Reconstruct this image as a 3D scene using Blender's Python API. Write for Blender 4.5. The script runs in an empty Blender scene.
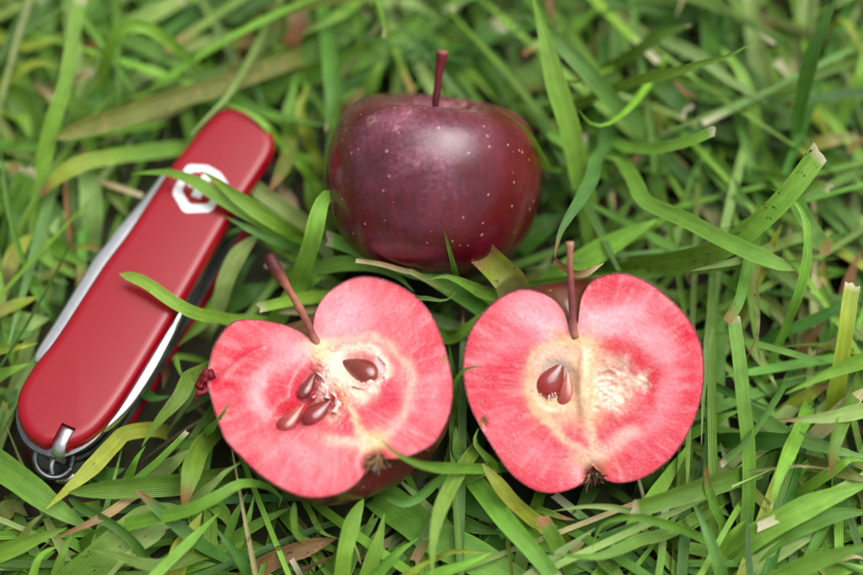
import bpy, math, random
import numpy as np
from mathutils import Vector, Matrix
from mathutils.bvhtree import BVHTree

random.seed(7)
rng = np.random.default_rng(11)
scene = bpy.context.scene
COL = scene.collection

# ------------------------------------------------------------------ camera
W, H = 863.0, 575.0                      # size of the photograph in pixels
PITCH = math.radians(65.0)
DIST = 0.50
MMPX = 0.0002216                         # metres per pixel in the focus plane
TARGET = np.array((0.0, 0.0, 0.025))
VIEW = np.array((0.0, math.cos(PITCH), -math.sin(PITCH)))
UP = np.array((0.0, math.sin(PITCH), math.cos(PITCH)))
RIGHT = np.array((1.0, 0.0, 0.0))
CAM = TARGET - DIST * VIEW
FPX = DIST / MMPX
cam_data = bpy.data.cameras.new('camera')
cam = bpy.data.objects.new('camera', cam_data)
COL.objects.link(cam)
cam.location = CAM
cam.rotation_euler = (math.radians(90) - PITCH, 0, 0)
cam_data.sensor_width = 36.0
cam_data.lens = 36.0 * FPX / W
cam_data.clip_start = 0.01
cam_data.clip_end = 2000
cam_data.dof.use_dof = True
cam_data.dof.focus_distance = 0.497
cam_data.dof.aperture_fstop = 3.8
scene.camera = cam

# ------------------------------------------------------------------ world, sun, exposure
SUN_EL, SUN_AZ = math.radians(67), math.radians(62)     # azimuth from +y towards +x
world = bpy.data.worlds.new('World')
scene.world = world
world.use_nodes = True
wn = world.node_tree.nodes; wl = world.node_tree.links
for n in list(wn): wn.remove(n)
sky = wn.new('ShaderNodeTexSky'); sky.sky_type = 'NISHITA'; sky.sun_disc = False
sky.sun_elevation = SUN_EL; sky.sun_rotation = SUN_AZ
sky.air_density = 1.0; sky.dust_density = 6.0; sky.ozone_density = 1.0
hs = wn.new('ShaderNodeHueSaturation'); hs.inputs['Saturation'].default_value = 0.12
bg = wn.new('ShaderNodeBackground'); bg.inputs['Strength'].default_value = 0.12
wo = wn.new('ShaderNodeOutputWorld')
wl.new(sky.outputs['Color'], hs.inputs['Color']); wl.new(hs.outputs['Color'], bg.inputs['Color'])
wl.new(bg.outputs['Background'], wo.inputs['Surface'])
sun_data = bpy.data.lights.new('sun', 'SUN')
sun_data.energy = 1.5; sun_data.angle = math.radians(56); sun_data.color = (1.0, 0.985, 0.96)
sun = bpy.data.objects.new('sun', sun_data); COL.objects.link(sun)
sd = Vector((math.cos(SUN_EL) * math.sin(SUN_AZ), math.cos(SUN_EL) * math.cos(SUN_AZ), math.sin(SUN_EL)))
sun.rotation_euler = sd.to_track_quat('Z', 'Y').to_euler()
sun.location = (0.3, 1.0, 2.0)
vs = scene.view_settings
vs.view_transform = 'Standard'; vs.look = 'None'; vs.gamma = 1.0; vs.use_curve_mapping = False
vs.exposure = 0.32

# ------------------------------------------------------------------ helpers
def lin(c):
    c = np.asarray(c, float) / 255.0
    return np.where(c <= 0.04045, c / 12.92, ((c + 0.055) / 1.055) ** 2.4)

def ray(px, py):
    d = VIEW + RIGHT * ((px - W / 2) / FPX) - UP * ((py - H / 2) / FPX)
    return d / np.linalg.norm(d)

def at_z(px, py, z):
    d = ray(px, py)
    return CAM + d * ((z - CAM[2]) / d[2])

def at_plane(px, py, p0, n):
    d = ray(px, py)
    return CAM + d * (np.dot(p0 - CAM, n) / np.dot(d, n))

def project(p):
    q = np.asarray(p) - CAM
    zc = q @ VIEW
    return np.stack([W / 2 + FPX * (q @ RIGHT) / zc, H / 2 - FPX * (q @ UP) / zc], -1)

def nrm(v):
    v = np.asarray(v, float)
    return v / np.linalg.norm(v)

def spline(pts, n, closed=False):
    """Centripetal-free Catmull-Rom through pts, resampled to n points of equal arc length."""
    P = np.asarray(pts, float)
    if closed:
        Q = np.vstack([P[-1], P, P[0], P[1]])
    else:
        Q = np.vstack([2 * P[0] - P[1], P, 2 * P[-1] - P[-2]])
    out = []
    t = np.linspace(0, 1, 14, endpoint=False)[:, None]
    for i in range(1, len(Q) - 2):
        p0, p1, p2, p3 = Q[i - 1], Q[i], Q[i + 1], Q[i + 2]
        out.append(0.5 * ((2 * p1) + (-p0 + p2) * t + (2 * p0 - 5 * p1 + 4 * p2 - p3) * t ** 2 + (-p0 + 3 * p1 - 3 * p2 + p3) * t ** 3))
    D = np.vstack(out + [Q[-2][None]])
    s = np.concatenate([[0], np.cumsum(np.linalg.norm(np.diff(D, axis=0), axis=1))])
    tt = np.linspace(0, s[-1], n + 1 if closed else n)
    if closed: tt = tt[:-1]
    return np.stack([np.interp(tt, s, D[:, k]) for k in range(D.shape[1])], -1)

def make_mesh(name, verts, faces, mat, parent=None, col=None, uv=None, smooth=True, loc=None, extra=None):
    me = bpy.data.meshes.new(name)
    v = np.asarray(verts, float)
    if loc is not None: v = v - np.asarray(loc)
    me.from_pydata(v.tolist(), [], [list(map(int, f)) for f in faces])
    if col is not None:
        a = me.color_attributes.new('Col', 'FLOAT_COLOR', 'POINT')
        c = np.asarray(col, np.float32)
        if c.shape[1] == 3: c = np.hstack([c, np.zeros((len(c), 1), np.float32)])
        a.data.foreach_set('color', c.astype(np.float32).ravel())
    if uv is not None:
        l = me.uv_layers.new(name='UVMap')
        idx = np.zeros(len(me.loops), np.int32); me.loops.foreach_get('vertex_index', idx)
        l.data.foreach_set('uv', np.asarray(uv, np.float32)[idx].ravel())
    if smooth: me.polygons.foreach_set('use_smooth', np.ones(len(me.polygons), bool))
    me.materials.append(mat)
    me.update()
    o = bpy.data.objects.new(name, me)
    COL.objects.link(o)
    if parent is not None: o.parent = parent
    return o

def empty(name, loc, label, cat, group=None):
    o = bpy.data.objects.new(name, None); COL.objects.link(o)
    o.location = tuple(float(a) for a in loc); o.empty_display_size = 0.01
    tag(o, label, cat, group)
    return o

def tag(o, label, cat, group=None):
    o['label'] = label; o['category'] = cat
    if group: o['group'] = group

def tube(path, radii, seg=10, cap=True):
    """Tube mesh along a 3-D path; returns verts, faces."""
    P = np.asarray(path, float); n = len(P)
    R = np.broadcast_to(np.asarray(radii, float), (n,))
    T = np.gradient(P, axis=0); T /= np.linalg.norm(T, axis=1)[:, None]
    ref = np.array((0.31, 0.17, 0.93)); ref /= np.linalg.norm(ref)
    V = []; F = []
    a = np.linspace(0, 2 * math.pi, seg, endpoint=False)
    x = np.cross(T[0], ref); x /= np.linalg.norm(x)
    for i in range(n):
        x = x - T[i] * np.dot(x, T[i]); x /= np.linalg.norm(x)
        y = np.cross(T[i], x)
        V.append(P[i] + R[i] * (np.cos(a)[:, None] * x + np.sin(a)[:, None] * y))
    V = np.vstack(V)
    for i in range(n - 1):
        for j in range(seg):
            k = (j + 1) % seg
            F.append((i * seg + j, i * seg + k, (i + 1) * seg + k, (i + 1) * seg + j))
    if cap:
        F.append(tuple(range(seg))[::-1]); F.append(tuple((n - 1) * seg + j for j in range(seg)))
    return V, F

def loft(rings, cap0=True, cap1=True):
    """Closed rings of equal length -> verts, faces."""
    n = len(rings[0]); V = np.vstack(rings); F = []
    for i in range(len(rings) - 1):
        for j in range(n):
            k = (j + 1) % n
            F.append((i * n + j, i * n + k, (i + 1) * n + k, (i + 1) * n + j))
    if cap0: F.append(tuple(range(n))[::-1])
    if cap1: F.append(tuple((len(rings) - 1) * n + j for j in range(n)))
    return V, F

def vnoise(P, scale, seed=0, octaves=3):
    """Smooth lattice value noise, roughly -1..1, for numpy points of any dimension."""
    P = np.asarray(P, float) * scale; n, dim = P.shape
    tot = np.zeros(n); amp = 1.0; norm = 0.0
    for o in range(octaves):
        Q = P * (2.0 ** o) + 17.3 * (o + 1) + seed * 3.7
        I = np.floor(Q).astype(np.int64); f = Q - I; f = f * f * (3 - 2 * f)
        acc = np.zeros(n)
        for c in range(1 << dim):
            w = np.ones(n); h = np.full(n, seed * 7919 + o * 104729, np.int64)
            for k in range(dim):
                b = (c >> k) & 1
                w = w * (f[:, k] if b else 1 - f[:, k])
                h = (h * 1000003) ^ ((I[:, k] + b) * (374761393 + 668265263 * k))
            h = (h ^ (h >> 13)) * 1274126177; h = (h ^ (h >> 16)) & 0xFFFFF
            acc += w * (h / 0xFFFFF * 2 - 1)
        tot += amp * acc; norm += amp; amp *= 0.5
    return tot / norm * 1.6

# ------------------------------------------------------------------ materials
def new_mat(name):
    m = bpy.data.materials.new(name); m.use_nodes = True
    nt = m.node_tree
    b = nt.nodes['Principled BSDF']
    return m, nt, b

def nd(nt, typ, **kw):
    n = nt.nodes.new(typ)
    for k, v in kw.items():
        if k in n.inputs: n.inputs[k].default_value = v
        else: setattr(n, k, v)
    return n

def mixcol(nt, fac, a, b, blend='MIX'):
    n = nt.nodes.new('ShaderNodeMix'); n.data_type = 'RGBA'; n.blend_type = blend
    for sock, val in ((n.inputs[0], fac), (n.inputs[6], a), (n.inputs[7], b)):
        if hasattr(val, 'links'): nt.links.new(val, sock)
        elif isinstance(val, (int, float)): sock.default_value = val
        else: sock.default_value = (*val, 1.0)
    return n.outputs[2]

def math_n(nt, op, a, b=None, clamp=False):
    n = nt.nodes.new('ShaderNodeMath'); n.operation = op; n.use_clamp = clamp
    for i, v in enumerate((a, b)):
        if v is None: continue
        if hasattr(v, 'links'): nt.links.new(v, n.inputs[i])
        else: n.inputs[i].default_value = v
    return n.outputs[0]

def ramp(nt, sock, lo, hi):
    n = nt.nodes.new('ShaderNodeMapRange'); n.clamp = True
    nt.links.new(sock, n.inputs[0]); n.inputs[1].default_value = lo; n.inputs[2].default_value = hi
    return n.outputs[0]

def coords(nt, scale):
    t = nt.nodes.new('ShaderNodeTexCoord'); m = nt.nodes.new('ShaderNodeMapping')
    m.inputs['Scale'].default_value = scale
    nt.links.new(t.outputs['Object'], m.inputs[0])
    return m.outputs[0]

def noise(nt, vec, scale, detail=3, rough=0.55):
    n = nt.nodes.new('ShaderNodeTexNoise')
    n.inputs['Scale'].default_value = scale; n.inputs['Detail'].default_value = detail; n.inputs['Roughness'].default_value = rough
    if vec is not None: nt.links.new(vec, n.inputs['Vector'])
    return n.outputs[0]

def bump(nt, bsdf, height, strength, dist):
    n = nt.nodes.new('ShaderNodeBump'); n.inputs['Strength'].default_value = strength; n.inputs['Distance'].default_value = dist
    nt.links.new(height, n.inputs['Height']); nt.links.new(n.outputs[0], bsdf.inputs['Normal'])

def mat_grass():
    m, nt, b = new_mat('grass_leaf')
    at = nt.nodes.new('ShaderNodeAttribute'); at.attribute_name = 'Col'
    uv = nt.nodes.new('ShaderNodeUVMap'); uv.uv_map = 'UVMap'
    sp = nt.nodes.new('ShaderNodeSeparateXYZ'); nt.links.new(uv.outputs[0], sp.inputs[0])
    # u runs across the blade in metres, v along it in metres
    s1 = math_n(nt, 'SINE', math_n(nt, 'MULTIPLY', sp.outputs[0], 2 * math.pi / 0.00042))
    oc = coords(nt, (1, 1, 1))
    n1 = noise(nt, oc, 260, 4)
    mp = nt.nodes.new('ShaderNodeMapping'); mp.inputs['Scale'].default_value = (2600, 130, 1)
    nt.links.new(uv.outputs[0], mp.inputs[0])
    n2 = noise(nt, mp.outputs[0], 1.0, 3)
    stripe = math_n(nt, 'ADD', math_n(nt, 'MULTIPLY', s1, 0.10), math_n(nt, 'MULTIPLY', math_n(nt, 'SUBTRACT', n2, 0.5), 0.7))
    stripe = math_n(nt, 'ADD', stripe, math_n(nt, 'MULTIPLY', math_n(nt, 'SUBTRACT', n1, 0.5), 0.7))
    val = math_n(nt, 'ADD', stripe, 1.0)
    c = mixcol(nt, 1.0, at.outputs['Color'], (1, 1, 1), 'MULTIPLY')
    hv = nt.nodes.new('ShaderNodeHueSaturation'); nt.links.new(c, hv.inputs['Color']); nt.links.new(val, hv.inputs['Value'])
    c = hv.outputs[0]
    # yellow flecks, always a few
    n3 = noise(nt, mp.outputs[0], 0.55, 2)
    c = mixcol(nt, math_n(nt, 'MULTIPLY', ramp(nt, n3, 0.66, 0.78), 0.35), c, tuple(lin((168, 160, 84))))
    # blotches and dark spots where the alpha channel asks for them
    n4 = noise(nt, oc, 420, 2); n5 = noise(nt, oc, 640, 2)
    al = at.outputs['Alpha']
    c = mixcol(nt, math_n(nt, 'MULTIPLY', ramp(nt, n4, 0.58, 0.70), math_n(nt, 'MULTIPLY', al, 0.8)), c, tuple(lin((170, 140, 84))))
    c = mixcol(nt, math_n(nt, 'MULTIPLY', ramp(nt, n5, 0.66, 0.71), math_n(nt, 'MULTIPLY', al, 1.6, True)), c, tuple(lin((62, 34, 22))))
    nt.links.new(c, b.inputs['Base Color'])
    b.inputs['Roughness'].default_value = 0.42
    b.inputs['Specular IOR Level'].default_value = 0.34
    hh = math_n(nt, 'ADD', math_n(nt, 'MULTIPLY', s1, 0.5), n2)
    bump(nt, b, hh, 0.5, 0.00014)
    tr = nt.nodes.new('ShaderNodeBsdfTranslucent')
    tc = mixcol(nt, 1.0, c, (1.3, 1.22, 0.6), 'MULTIPLY'); nt.links.new(tc, tr.inputs['Color'])
    mx = nt.nodes.new('ShaderNodeMixShader'); mx.inputs[0].default_value = 0.20
    nt.links.new(b.outputs[0], mx.inputs[1]); nt.links.new(tr.outputs[0], mx.inputs[2])
    nt.links.new(mx.outputs[0], nt.nodes['Material Output'].inputs['Surface'])
    return m

def mat_soil():
    m, nt, b = new_mat('soil_and_thatch')
    oc = coords(nt, (1, 1, 1))
    n1 = noise(nt, oc, 90, 6, 0.65); n2 = noise(nt, oc, 7, 4)
    c = mixcol(nt, ramp(nt, n1, 0.35, 0.7), tuple(lin((24, 18, 12))), tuple(lin((60, 46, 28))))
    c = mixcol(nt, math_n(nt, 'MULTIPLY', ramp(nt, n2, 0.4, 0.62), 0.55), c, tuple(lin((48, 68, 28))))
    nt.links.new(c, b.inputs['Base Color']); b.inputs['Roughness'].default_value = 0.95
    bump(nt, b, n1, 0.8, 0.003)
    return m

def mat_skin(bloom):
    m, nt, b = new_mat('apple_skin')
    at = nt.nodes.new('ShaderNodeAttribute'); at.attribute_name = 'Col'
    uv = nt.nodes.new('ShaderNodeUVMap'); uv.uv_map = 'UVMap'
    oc = coords(nt, (1, 1, 1))
    mp = nt.nodes.new('ShaderNodeMapping'); mp.inputs['Scale'].default_value = (42, 3.2, 1)
    nt.links.new(uv.outputs[0], mp.inputs[0])
    st = noise(nt, mp.outputs[0], 1.0, 5, 0.65)
    n1 = noise(nt, oc, 130, 4)
    c = at.outputs['Color']
    c = mixcol(nt, math_n(nt, 'MULTIPLY', ramp(nt, st, 0.46, 0.72), 0.55), c, tuple(lin((120, 10, 22))))
    c = mixcol(nt, math_n(nt, 'MULTIPLY', ramp(nt, n1, 0.42, 0.75), 0.4), c, tuple(lin((44, 6, 16))))
    # waxy grey bloom: fine speckle gated by the alpha channel
    n2 = noise(nt, oc, 900, 5, 0.7); n3 = noise(nt, oc, 110, 4)
    f = math_n(nt, 'MULTIPLY', ramp(nt, n2, 0.22, 0.85), math_n(nt, 'MULTIPLY', ramp(nt, n3, 0.25, 0.75), at.outputs['Alpha']))
    c = mixcol(nt, math_n(nt, 'MULTIPLY', f, bloom), c, tuple(lin((196, 128, 156))))
    # lenticels
    vo = nt.nodes.new('ShaderNodeTexVoronoi'); vo.inputs['Scale'].default_value = 430
    nt.links.new(oc, vo.inputs['Vector'])
    sc = nt.nodes.new('ShaderNodeSeparateColor'); nt.links.new(vo.outputs['Color'], sc.inputs[0])
    dot = math_n(nt, 'MULTIPLY', math_n(nt, 'LESS_THAN', vo.outputs['Distance'], math_n(nt, 'MULTIPLY', sc.outputs[1], 0.17)), math_n(nt, 'GREATER_THAN', sc.outputs[0], 0.2))
    c = mixcol(nt, math_n(nt, 'MULTIPLY', dot, 0.85), c, tuple(lin((186, 124, 112))))
    nt.links.new(c, b.inputs['Base Color'])
    r = math_n(nt, 'ADD', math_n(nt, 'ADD', math_n(nt, 'MULTIPLY', f, 0.22), 0.14), math_n(nt, 'MULTIPLY', n1, 0.2)); nt.links.new(r, b.inputs['Roughness'])
    b.inputs['Specular IOR Level'].default_value = 0.7
    bump(nt, b, noise(nt, oc, 420, 3), 0.10, 0.0004)
    return m

def mat_flesh():
    m, nt, b = new_mat('apple_flesh')
    at = nt.nodes.new('ShaderNodeAttribute'); at.attribute_name = 'Col'
    oc = coords(nt, (1, 1, 1))
    n1 = noise(nt, oc, 650, 5, 0.65); n2 = noise(nt, oc, 160, 4)
    v = math_n(nt, 'ADD', math_n(nt, 'MULTIPLY', math_n(nt, 'SUBTRACT', n1, 0.5), 0.5), 1.0)
    s = math_n(nt, 'ADD', math_n(nt, 'MULTIPLY', math_n(nt, 'SUBTRACT', n2, 0.5), 0.4), 1.0)
    hv = nt.nodes.new('ShaderNodeHueSaturation'); nt.links.new(at.outputs['Color'], hv.inputs['Color'])
    nt.links.new(v, hv.inputs['Value']); nt.links.new(s, hv.inputs['Saturation'])
    n4 = noise(nt, oc, 2300, 3, 0.7); n5 = noise(nt, oc, 1100, 4, 0.7)
    cc = mixcol(nt, math_n(nt, 'MULTIPLY', ramp(nt, n4, 0.54, 0.72), 0.30), hv.outputs[0], tuple(lin((252, 196, 196))))
    cc = mixcol(nt, math_n(nt, 'MULTIPLY', ramp(nt, n5, 0.52, 0.70), 0.45), cc, tuple(lin((206, 44, 64))))
    nt.links.new(cc, b.inputs['Base Color'])
    nt.links.new(math_n(nt, 'ADD', math_n(nt, 'MULTIPLY', n5, 0.5), 0.12), b.inputs['Roughness'])
    b.inputs['Subsurface Weight'].default_value = 0.10
    b.inputs['Coat Weight'].default_value = 0.25; b.inputs['Coat Roughness'].default_value = 0.22
    b.inputs['Subsurface Radius'].default_value = (1.0, 0.35, 0.3)
    b.inputs['Subsurface Scale'].default_value = 0.0012
    vo = nt.nodes.new('ShaderNodeTexVoronoi'); vo.inputs['Scale'].default_value = 1500; nt.links.new(oc, vo.inputs['Vector'])
    bump(nt, b, math_n(nt, 'ADD', math_n(nt, 'MULTIPLY', vo.outputs['Distance'], 0.4), n1), 0.55, 0.00020)
    return m

def mat_simple(name, rgb, rough=0.4, metal=0.0, spec=0.5, n_scale=None, n_amt=0.3, coat=0.0, bump_d=0.0001):
    m, nt, b = new_mat(name)
    c = tuple(lin(rgb))
    if n_scale:
        oc = coords(nt, (1, 1, 1)); n1 = noise(nt, oc, n_scale, 4)
        dark = tuple(x * (1 - n_amt) for x in c); light = tuple(min(1, x * (1 + n_amt)) for x in c)
        nt.links.new(mixcol(nt, ramp(nt, n1, 0.3, 0.7), dark, light), b.inputs['Base Color'])
        bump(nt, b, n1, 0.3, bump_d)
    else:
        b.inputs['Base Color'].default_value = (*c, 1)
    b.inputs['Roughness'].default_value = rough; b.inputs['Metallic'].default_value = metal
    b.inputs['Specular IOR Level'].default_value = spec
    b.inputs['Coat Weight'].default_value = coat
    return m

def mat_attr(name, rough=0.4, spec=0.5, n_scale=500, n_amt=0.5, coat=0.0):
    m, nt, b = new_mat(name)
    at = nt.nodes.new('ShaderNodeAttribute'); at.attribute_name = 'Col'
    oc = coords(nt, (1, 1, 1)); n1 = noise(nt, oc, n_scale, 4)
    hv = nt.nodes.new('ShaderNodeHueSaturation'); nt.links.new(at.outputs['Color'], hv.inputs['Color'])
    nt.links.new(math_n(nt, 'ADD', math_n(nt, 'MULTIPLY', math_n(nt, 'SUBTRACT', n1, 0.5), 2 * n_amt), 1.0), hv.inputs['Value'])
    nt.links.new(hv.outputs[0], b.inputs['Base Color'])
    b.inputs['Roughness'].default_value = rough; b.inputs['Specular IOR Level'].default_value = spec
    b.inputs['Coat Weight'].default_value = coat
    bump(nt, b, n1, 0.35, 0.0002)
    return m

M_GRASS = mat_grass(); M_SOIL = mat_soil()
M_SKIN = mat_skin(0.95); M_FLESH = mat_flesh()
M_SEED = mat_attr('apple_seed', 0.20, 0.7, 900, 0.4, 0.6)
M_STALK = mat_attr('apple_stalk', 0.55, 0.4, 700, 0.4)
M_CALYX = mat_attr('dried_calyx', 0.85, 0.2, 900, 0.6)
M_CORE = mat_attr('core_membrane', 0.4, 0.5, 600, 0.2)
M_RED = mat_simple('red_plastic', (150, 0, 24), 0.27, 0, 0.5, 300, 0.04, 0.0, 0.00002)
M_STEEL = mat_simple('polished_steel', (232, 233, 236), 0.36, 1.0, 0.5, 900, 0.08)
M_LINER = mat_simple('liner_alloy', (128, 130, 134), 0.4, 1.0, 0.5, 700, 0.2)
M_DARKTOOL = mat_simple('tool_steel', (120, 124, 128), 0.3, 1.0, 0.5, 700, 0.25)
M_WHITE = mat_simple('white_inlay', (238, 236, 238), 0.35, 0, 0.5)

# ------------------------------------------------------------------ ground
def ground_z(x, y):
    P = np.stack([np.asarray(x, float).ravel(), np.asarray(y, float).ravel()], -1)
    near = np.exp(-(P ** 2).sum(1) / 0.5)
    return 0.0025 * (vnoise(P, 60, 3) * 0.6 + vnoise(P, 150, 4) * 0.4) * near - 0.001

def build_ground():
    a = np.concatenate([-np.geomspace(900, 0.6, 16), np.linspace(-0.5, 0.5, 81), np.geomspace(0.6, 900, 16)])
    X, Y = np.meshgrid(a, a, indexing='ij')
    V = np.stack([X.ravel(), Y.ravel(), ground_z(X, Y)], -1); n = len(a)
    F = [(i * n + j, (i + 1) * n + j, (i + 1) * n + j + 1, i * n + j + 1) for i in range(n - 1) for j in range(n - 1)]
    o = make_mesh('ground', V, F, M_SOIL)
    o['kind'] = 'structure'
build_ground()

COLLIDE = []          # (verts, faces) in world space of everything solid that grass must respect
def collide(V, F):
    COLLIDE.append((np.asarray(V), [tuple(f) for f in F]))

# ------------------------------------------------------------------ apple halves
def splat(P, x, y, rx, ry, ang=0.0, soft=1.0):
    a = math.radians(ang); d = P - np.array((x, y))
    u = (d[:, 0] * math.cos(a) + d[:, 1] * math.sin(a)) / rx
    v = (-d[:, 0] * math.sin(a) + d[:, 1] * math.cos(a)) / ry
    return np.exp(-((u * u + v * v) ** soft))

def stroke(P, pts, w, closed=False):
    S = spline(pts, 70, closed)
    d = np.min(np.linalg.norm(P[:, None, :] - S[None], axis=2), axis=1)
    return np.exp(-(d / w) ** 2)

def paint(C, f, rgb, k=1.0):
    f = np.clip(f * k, 0, 1)[:, None]
    return C * (1 - f) + lin(rgb)[None] * f

def seed_mesh(tip, base, width, p0, n, lift, thick=0.42):
    """Teardrop seed lying in the cut face; tip/base are photo pixels on the face plane."""
    a = at_plane(*tip, p0, n); b = at_plane(*base, p0, n)
    ax = b - a; L = np.linalg.norm(ax); ax /= L
    side = nrm(np.cross(n, ax)); wd = width * MMPX
    rings = []
    ts = [0.0, 0.03, 0.1, 0.22, 0.38, 0.55, 0.7, 0.82, 0.91, 0.97, 1.0]
    for t in ts:
        r = (math.sin(math.pi * min(1, t ** 0.95 * 0.62)) if t < 0.7 else math.sin(math.pi * 0.7 ** 0.95 * 0.62) * math.sqrt(max(0, 1 - ((t - 0.7) / 0.3) ** 2)))
        r = max(r, 0.02) * wd * 0.5
        ang = np.linspace(0, 2 * math.pi, 18, endpoint=False)
        bend = math.sin(t * 3.1) * wd * 0.05
        rings.append(a + ax * (t * L) + side * (np.cos(ang) * r + bend)[:, None] + n * (np.sin(ang) * r * thick * 2 * (1.0 - 0.15 * np.cos(ang) ** 2) + lift)[:, None])
    return loft(rings)

def apple_half(label, R_px, L_px, notch, calyx, centre_px, normal, seeds, face_paint, relief, stalk, extras, depth=0.93):
    normal = nrm(normal); M = 150
    zc = 0.024
    for _ in range(12):                                # rest the body on the ground
        p0 = at_z(*centre_px, zc)
        pt = lambda q: at_plane(q[0], q[1], p0, normal)
        top, bot = pt(notch), pt(calyx)
        v = nrm(top - bot); u = nrm(np.cross(v, normal))
        rc = spline([notch] + R_px + [calyx], M); lc = spline([notch] + L_px + [calyx], M)
        loc = lambda px: np.array([[np.dot(pt(q) - bot, u), np.dot(pt(q) - bot, v)] for q in px])
        RU, LU = loc(rc), loc(lc)
        K = 40; psi = np.linspace(0, math.pi, K); body = []
        for s in psi:
            c = math.cos(s); f = (1 + c) / 2
            f = f * f * (3 - 2 * f) if False else f
            r = RU[:, 0] * f - LU[:, 0] * (1 - f); vv = RU[:, 1] * f + LU[:, 1] * (1 - f)
            lump = 1 + 0.02 * math.sin(5 * s + 1) * math.sin(s)
            body.append(bot + np.outer(r * c, u) + np.outer(vv, v) - np.outer(r * math.sin(s) * depth * lump, normal))
        B = np.vstack(body)
        lo = B[:, 2].min()
        if abs(lo + 0.002) < 1e-5: break
        zc -= (lo + 0.002)
    base = np.array((p0[0], p0[1], 0.0))
    root = empty('apple_half', base, label, 'apple', 'halves of the cut red apple')
    # skin
    F = []
    for i in range(K - 1):
        for j in range(M - 1):
            F.append((i * M + j, i * M + j + 1, (i + 1) * M + j + 1, (i + 1) * M + j))
    tt = np.tile(np.linspace(0, 1, M), K); uu = np.repeat(psi / math.pi, M)
    C = np.tile(lin((92, 6, 18)), (len(B), 1))
    C = paint(C, np.exp(-((tt - 0.0) / 0.12) ** 2), (150, 110, 70), 0.7)
    C = paint(C, np.exp(-((tt - 0.99) / 0.02) ** 2), (96, 60, 40), 0.6)
    al = 0.12 * np.ones(len(B))
    make_mesh('skin', B, F, M_SKIN, root, np.hstack([C, al[:, None]]), np.stack([uu, tt], -1), loc=base)
    # flesh: rings from the outline to the middle of the face
    O = np.vstack([RU, LU[-2:0:-1]]); N = len(O)
    cen = np.array((0.0, np.linalg.norm(top - bot) * 0.5)); 
    rings = []; Q = 110
    fr = 1 - (np.linspace(0, 1, Q) ** 1.0) * 0.995
    inset = np.where(np.arange(Q) == 0, 0.0, 0.0)
    for k in range(Q):
        rings.append(cen + (O - cen) * fr[k])
    UV2 = np.vstack(rings)
    P3 = bot + np.outer(UV2[:, 0], u) + np.outer(UV2[:, 1], v)
    px = project(P3)
    h = relief(px) + 0.00010 * vnoise(px, 0.05, 5) + 0.00003 * vnoise(px, 0.3, 6)
    edge = np.repeat(fr, N)
    h = h * np.clip((1 - edge) / 0.05, 0, 1)
    P3 = P3 + np.outer(h, normal)
    F = []
    for k in range(Q - 1):
        for j in range(N):
            F.append((k * N + j, k * N + (j + 1) % N, (k + 1) * N + (j + 1) % N, (k + 1) * N + j))
    F.append(tuple((Q - 1) * N + j for j in range(N)))
    C = face_paint(px, edge)
    make_mesh('flesh', P3, F, M_FLESH, root, C, loc=base)
    collide(B, [(i * M + j, i * M + j + 1, (i + 1) * M + j + 1, (i + 1) * M + j) for i in range(K - 1) for j in range(M - 1)])
    collide(P3, F)
    # seeds
    for (tip, bs, wd, lift, c1, c2) in seeds:
        V, F2 = seed_mesh(tip, bs, wd, p0, normal, lift - 0.0005, 0.28)
        p = project(V); t = np.clip(((p - np.array(tip)) @ (np.array(bs) - np.array(tip))) / np.sum((np.array(bs) - np.array(tip)) ** 2), 0, 1)
        Cs = lin(c1)[None] * (1 - t[:, None]) + lin(c2)[None] * t[:, None]
        make_mesh('seed', V, F2, M_SEED, root, Cs, loc=base)
    # stalk
    sp, sr, sc = stalk
    P = spline([at_plane(q[0], q[1], p0 + normal * q[2], normal) for q in sp], 26)
    rr = np.interp(np.linspace(0, 1, 26), np.linspace(0, 1, len(sr)), sr) * MMPX
    rr = rr * (1 + 0.12 * vnoise(np.arange(26)[:, None], 0.45, int(notch[0])))
    V, F2 = tube(P, rr, 12)
    t = np.repeat(np.linspace(0, 1, 26), 12)
    Cs = np.stack([np.interp(t, np.linspace(0, 1, len(sc)), [lin(c)[k] for c in sc]) for k in range(3)], -1)
    make_mesh('stalk', V, F2, M_STALK, root, Cs, loc=base)
    extras(root, base, p0, normal)
    return root

def fibres(name, centre, p0, n, count, length, rad, cols, root, base, seed, down=None, mat=None):
    """Little tuft of dried sepals and hairs."""
    r = random.Random(seed); V = []; F = []; C = []
    o = at_plane(*centre, p0, n); down = nrm(down)
    side = nrm(np.cross(n, down))
    for i in range(count):
        st = o + side * r.uniform(-1, 1) * length * 0.35 + n * r.uniform(-0.6, 0.3) * length * 0.5 - down * r.uniform(0.0, 0.5) * length
        d = nrm(down * r.uniform(0.2, 1.1) + side * r.uniform(-0.9, 0.9) + n * r.uniform(-0.2, 0.9))
        l = length * r.uniform(0.5, 1.1); b = nrm(np.cross(d, n)) * r.uniform(-0.6, 0.6)
        P = [st + d * l * t + b * l * t * t * 0.7 for t in np.linspace(0, 1, 6)]
        v, f = tube(P, np.linspace(1, 0.25, 6) * rad * r.uniform(0.5, 1.5), 5)
        k = len(V) and sum(len(a) for a in V)
        F += [tuple(x + k for x in ff) for ff in f]; V.append(v)
        C.append(np.tile(lin(r.choice(cols)), (len(v), 1)))
    make_mesh(name, np.vstack(V), F, mat or M_CALYX, root, np.vstack(C), loc=base)

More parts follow.
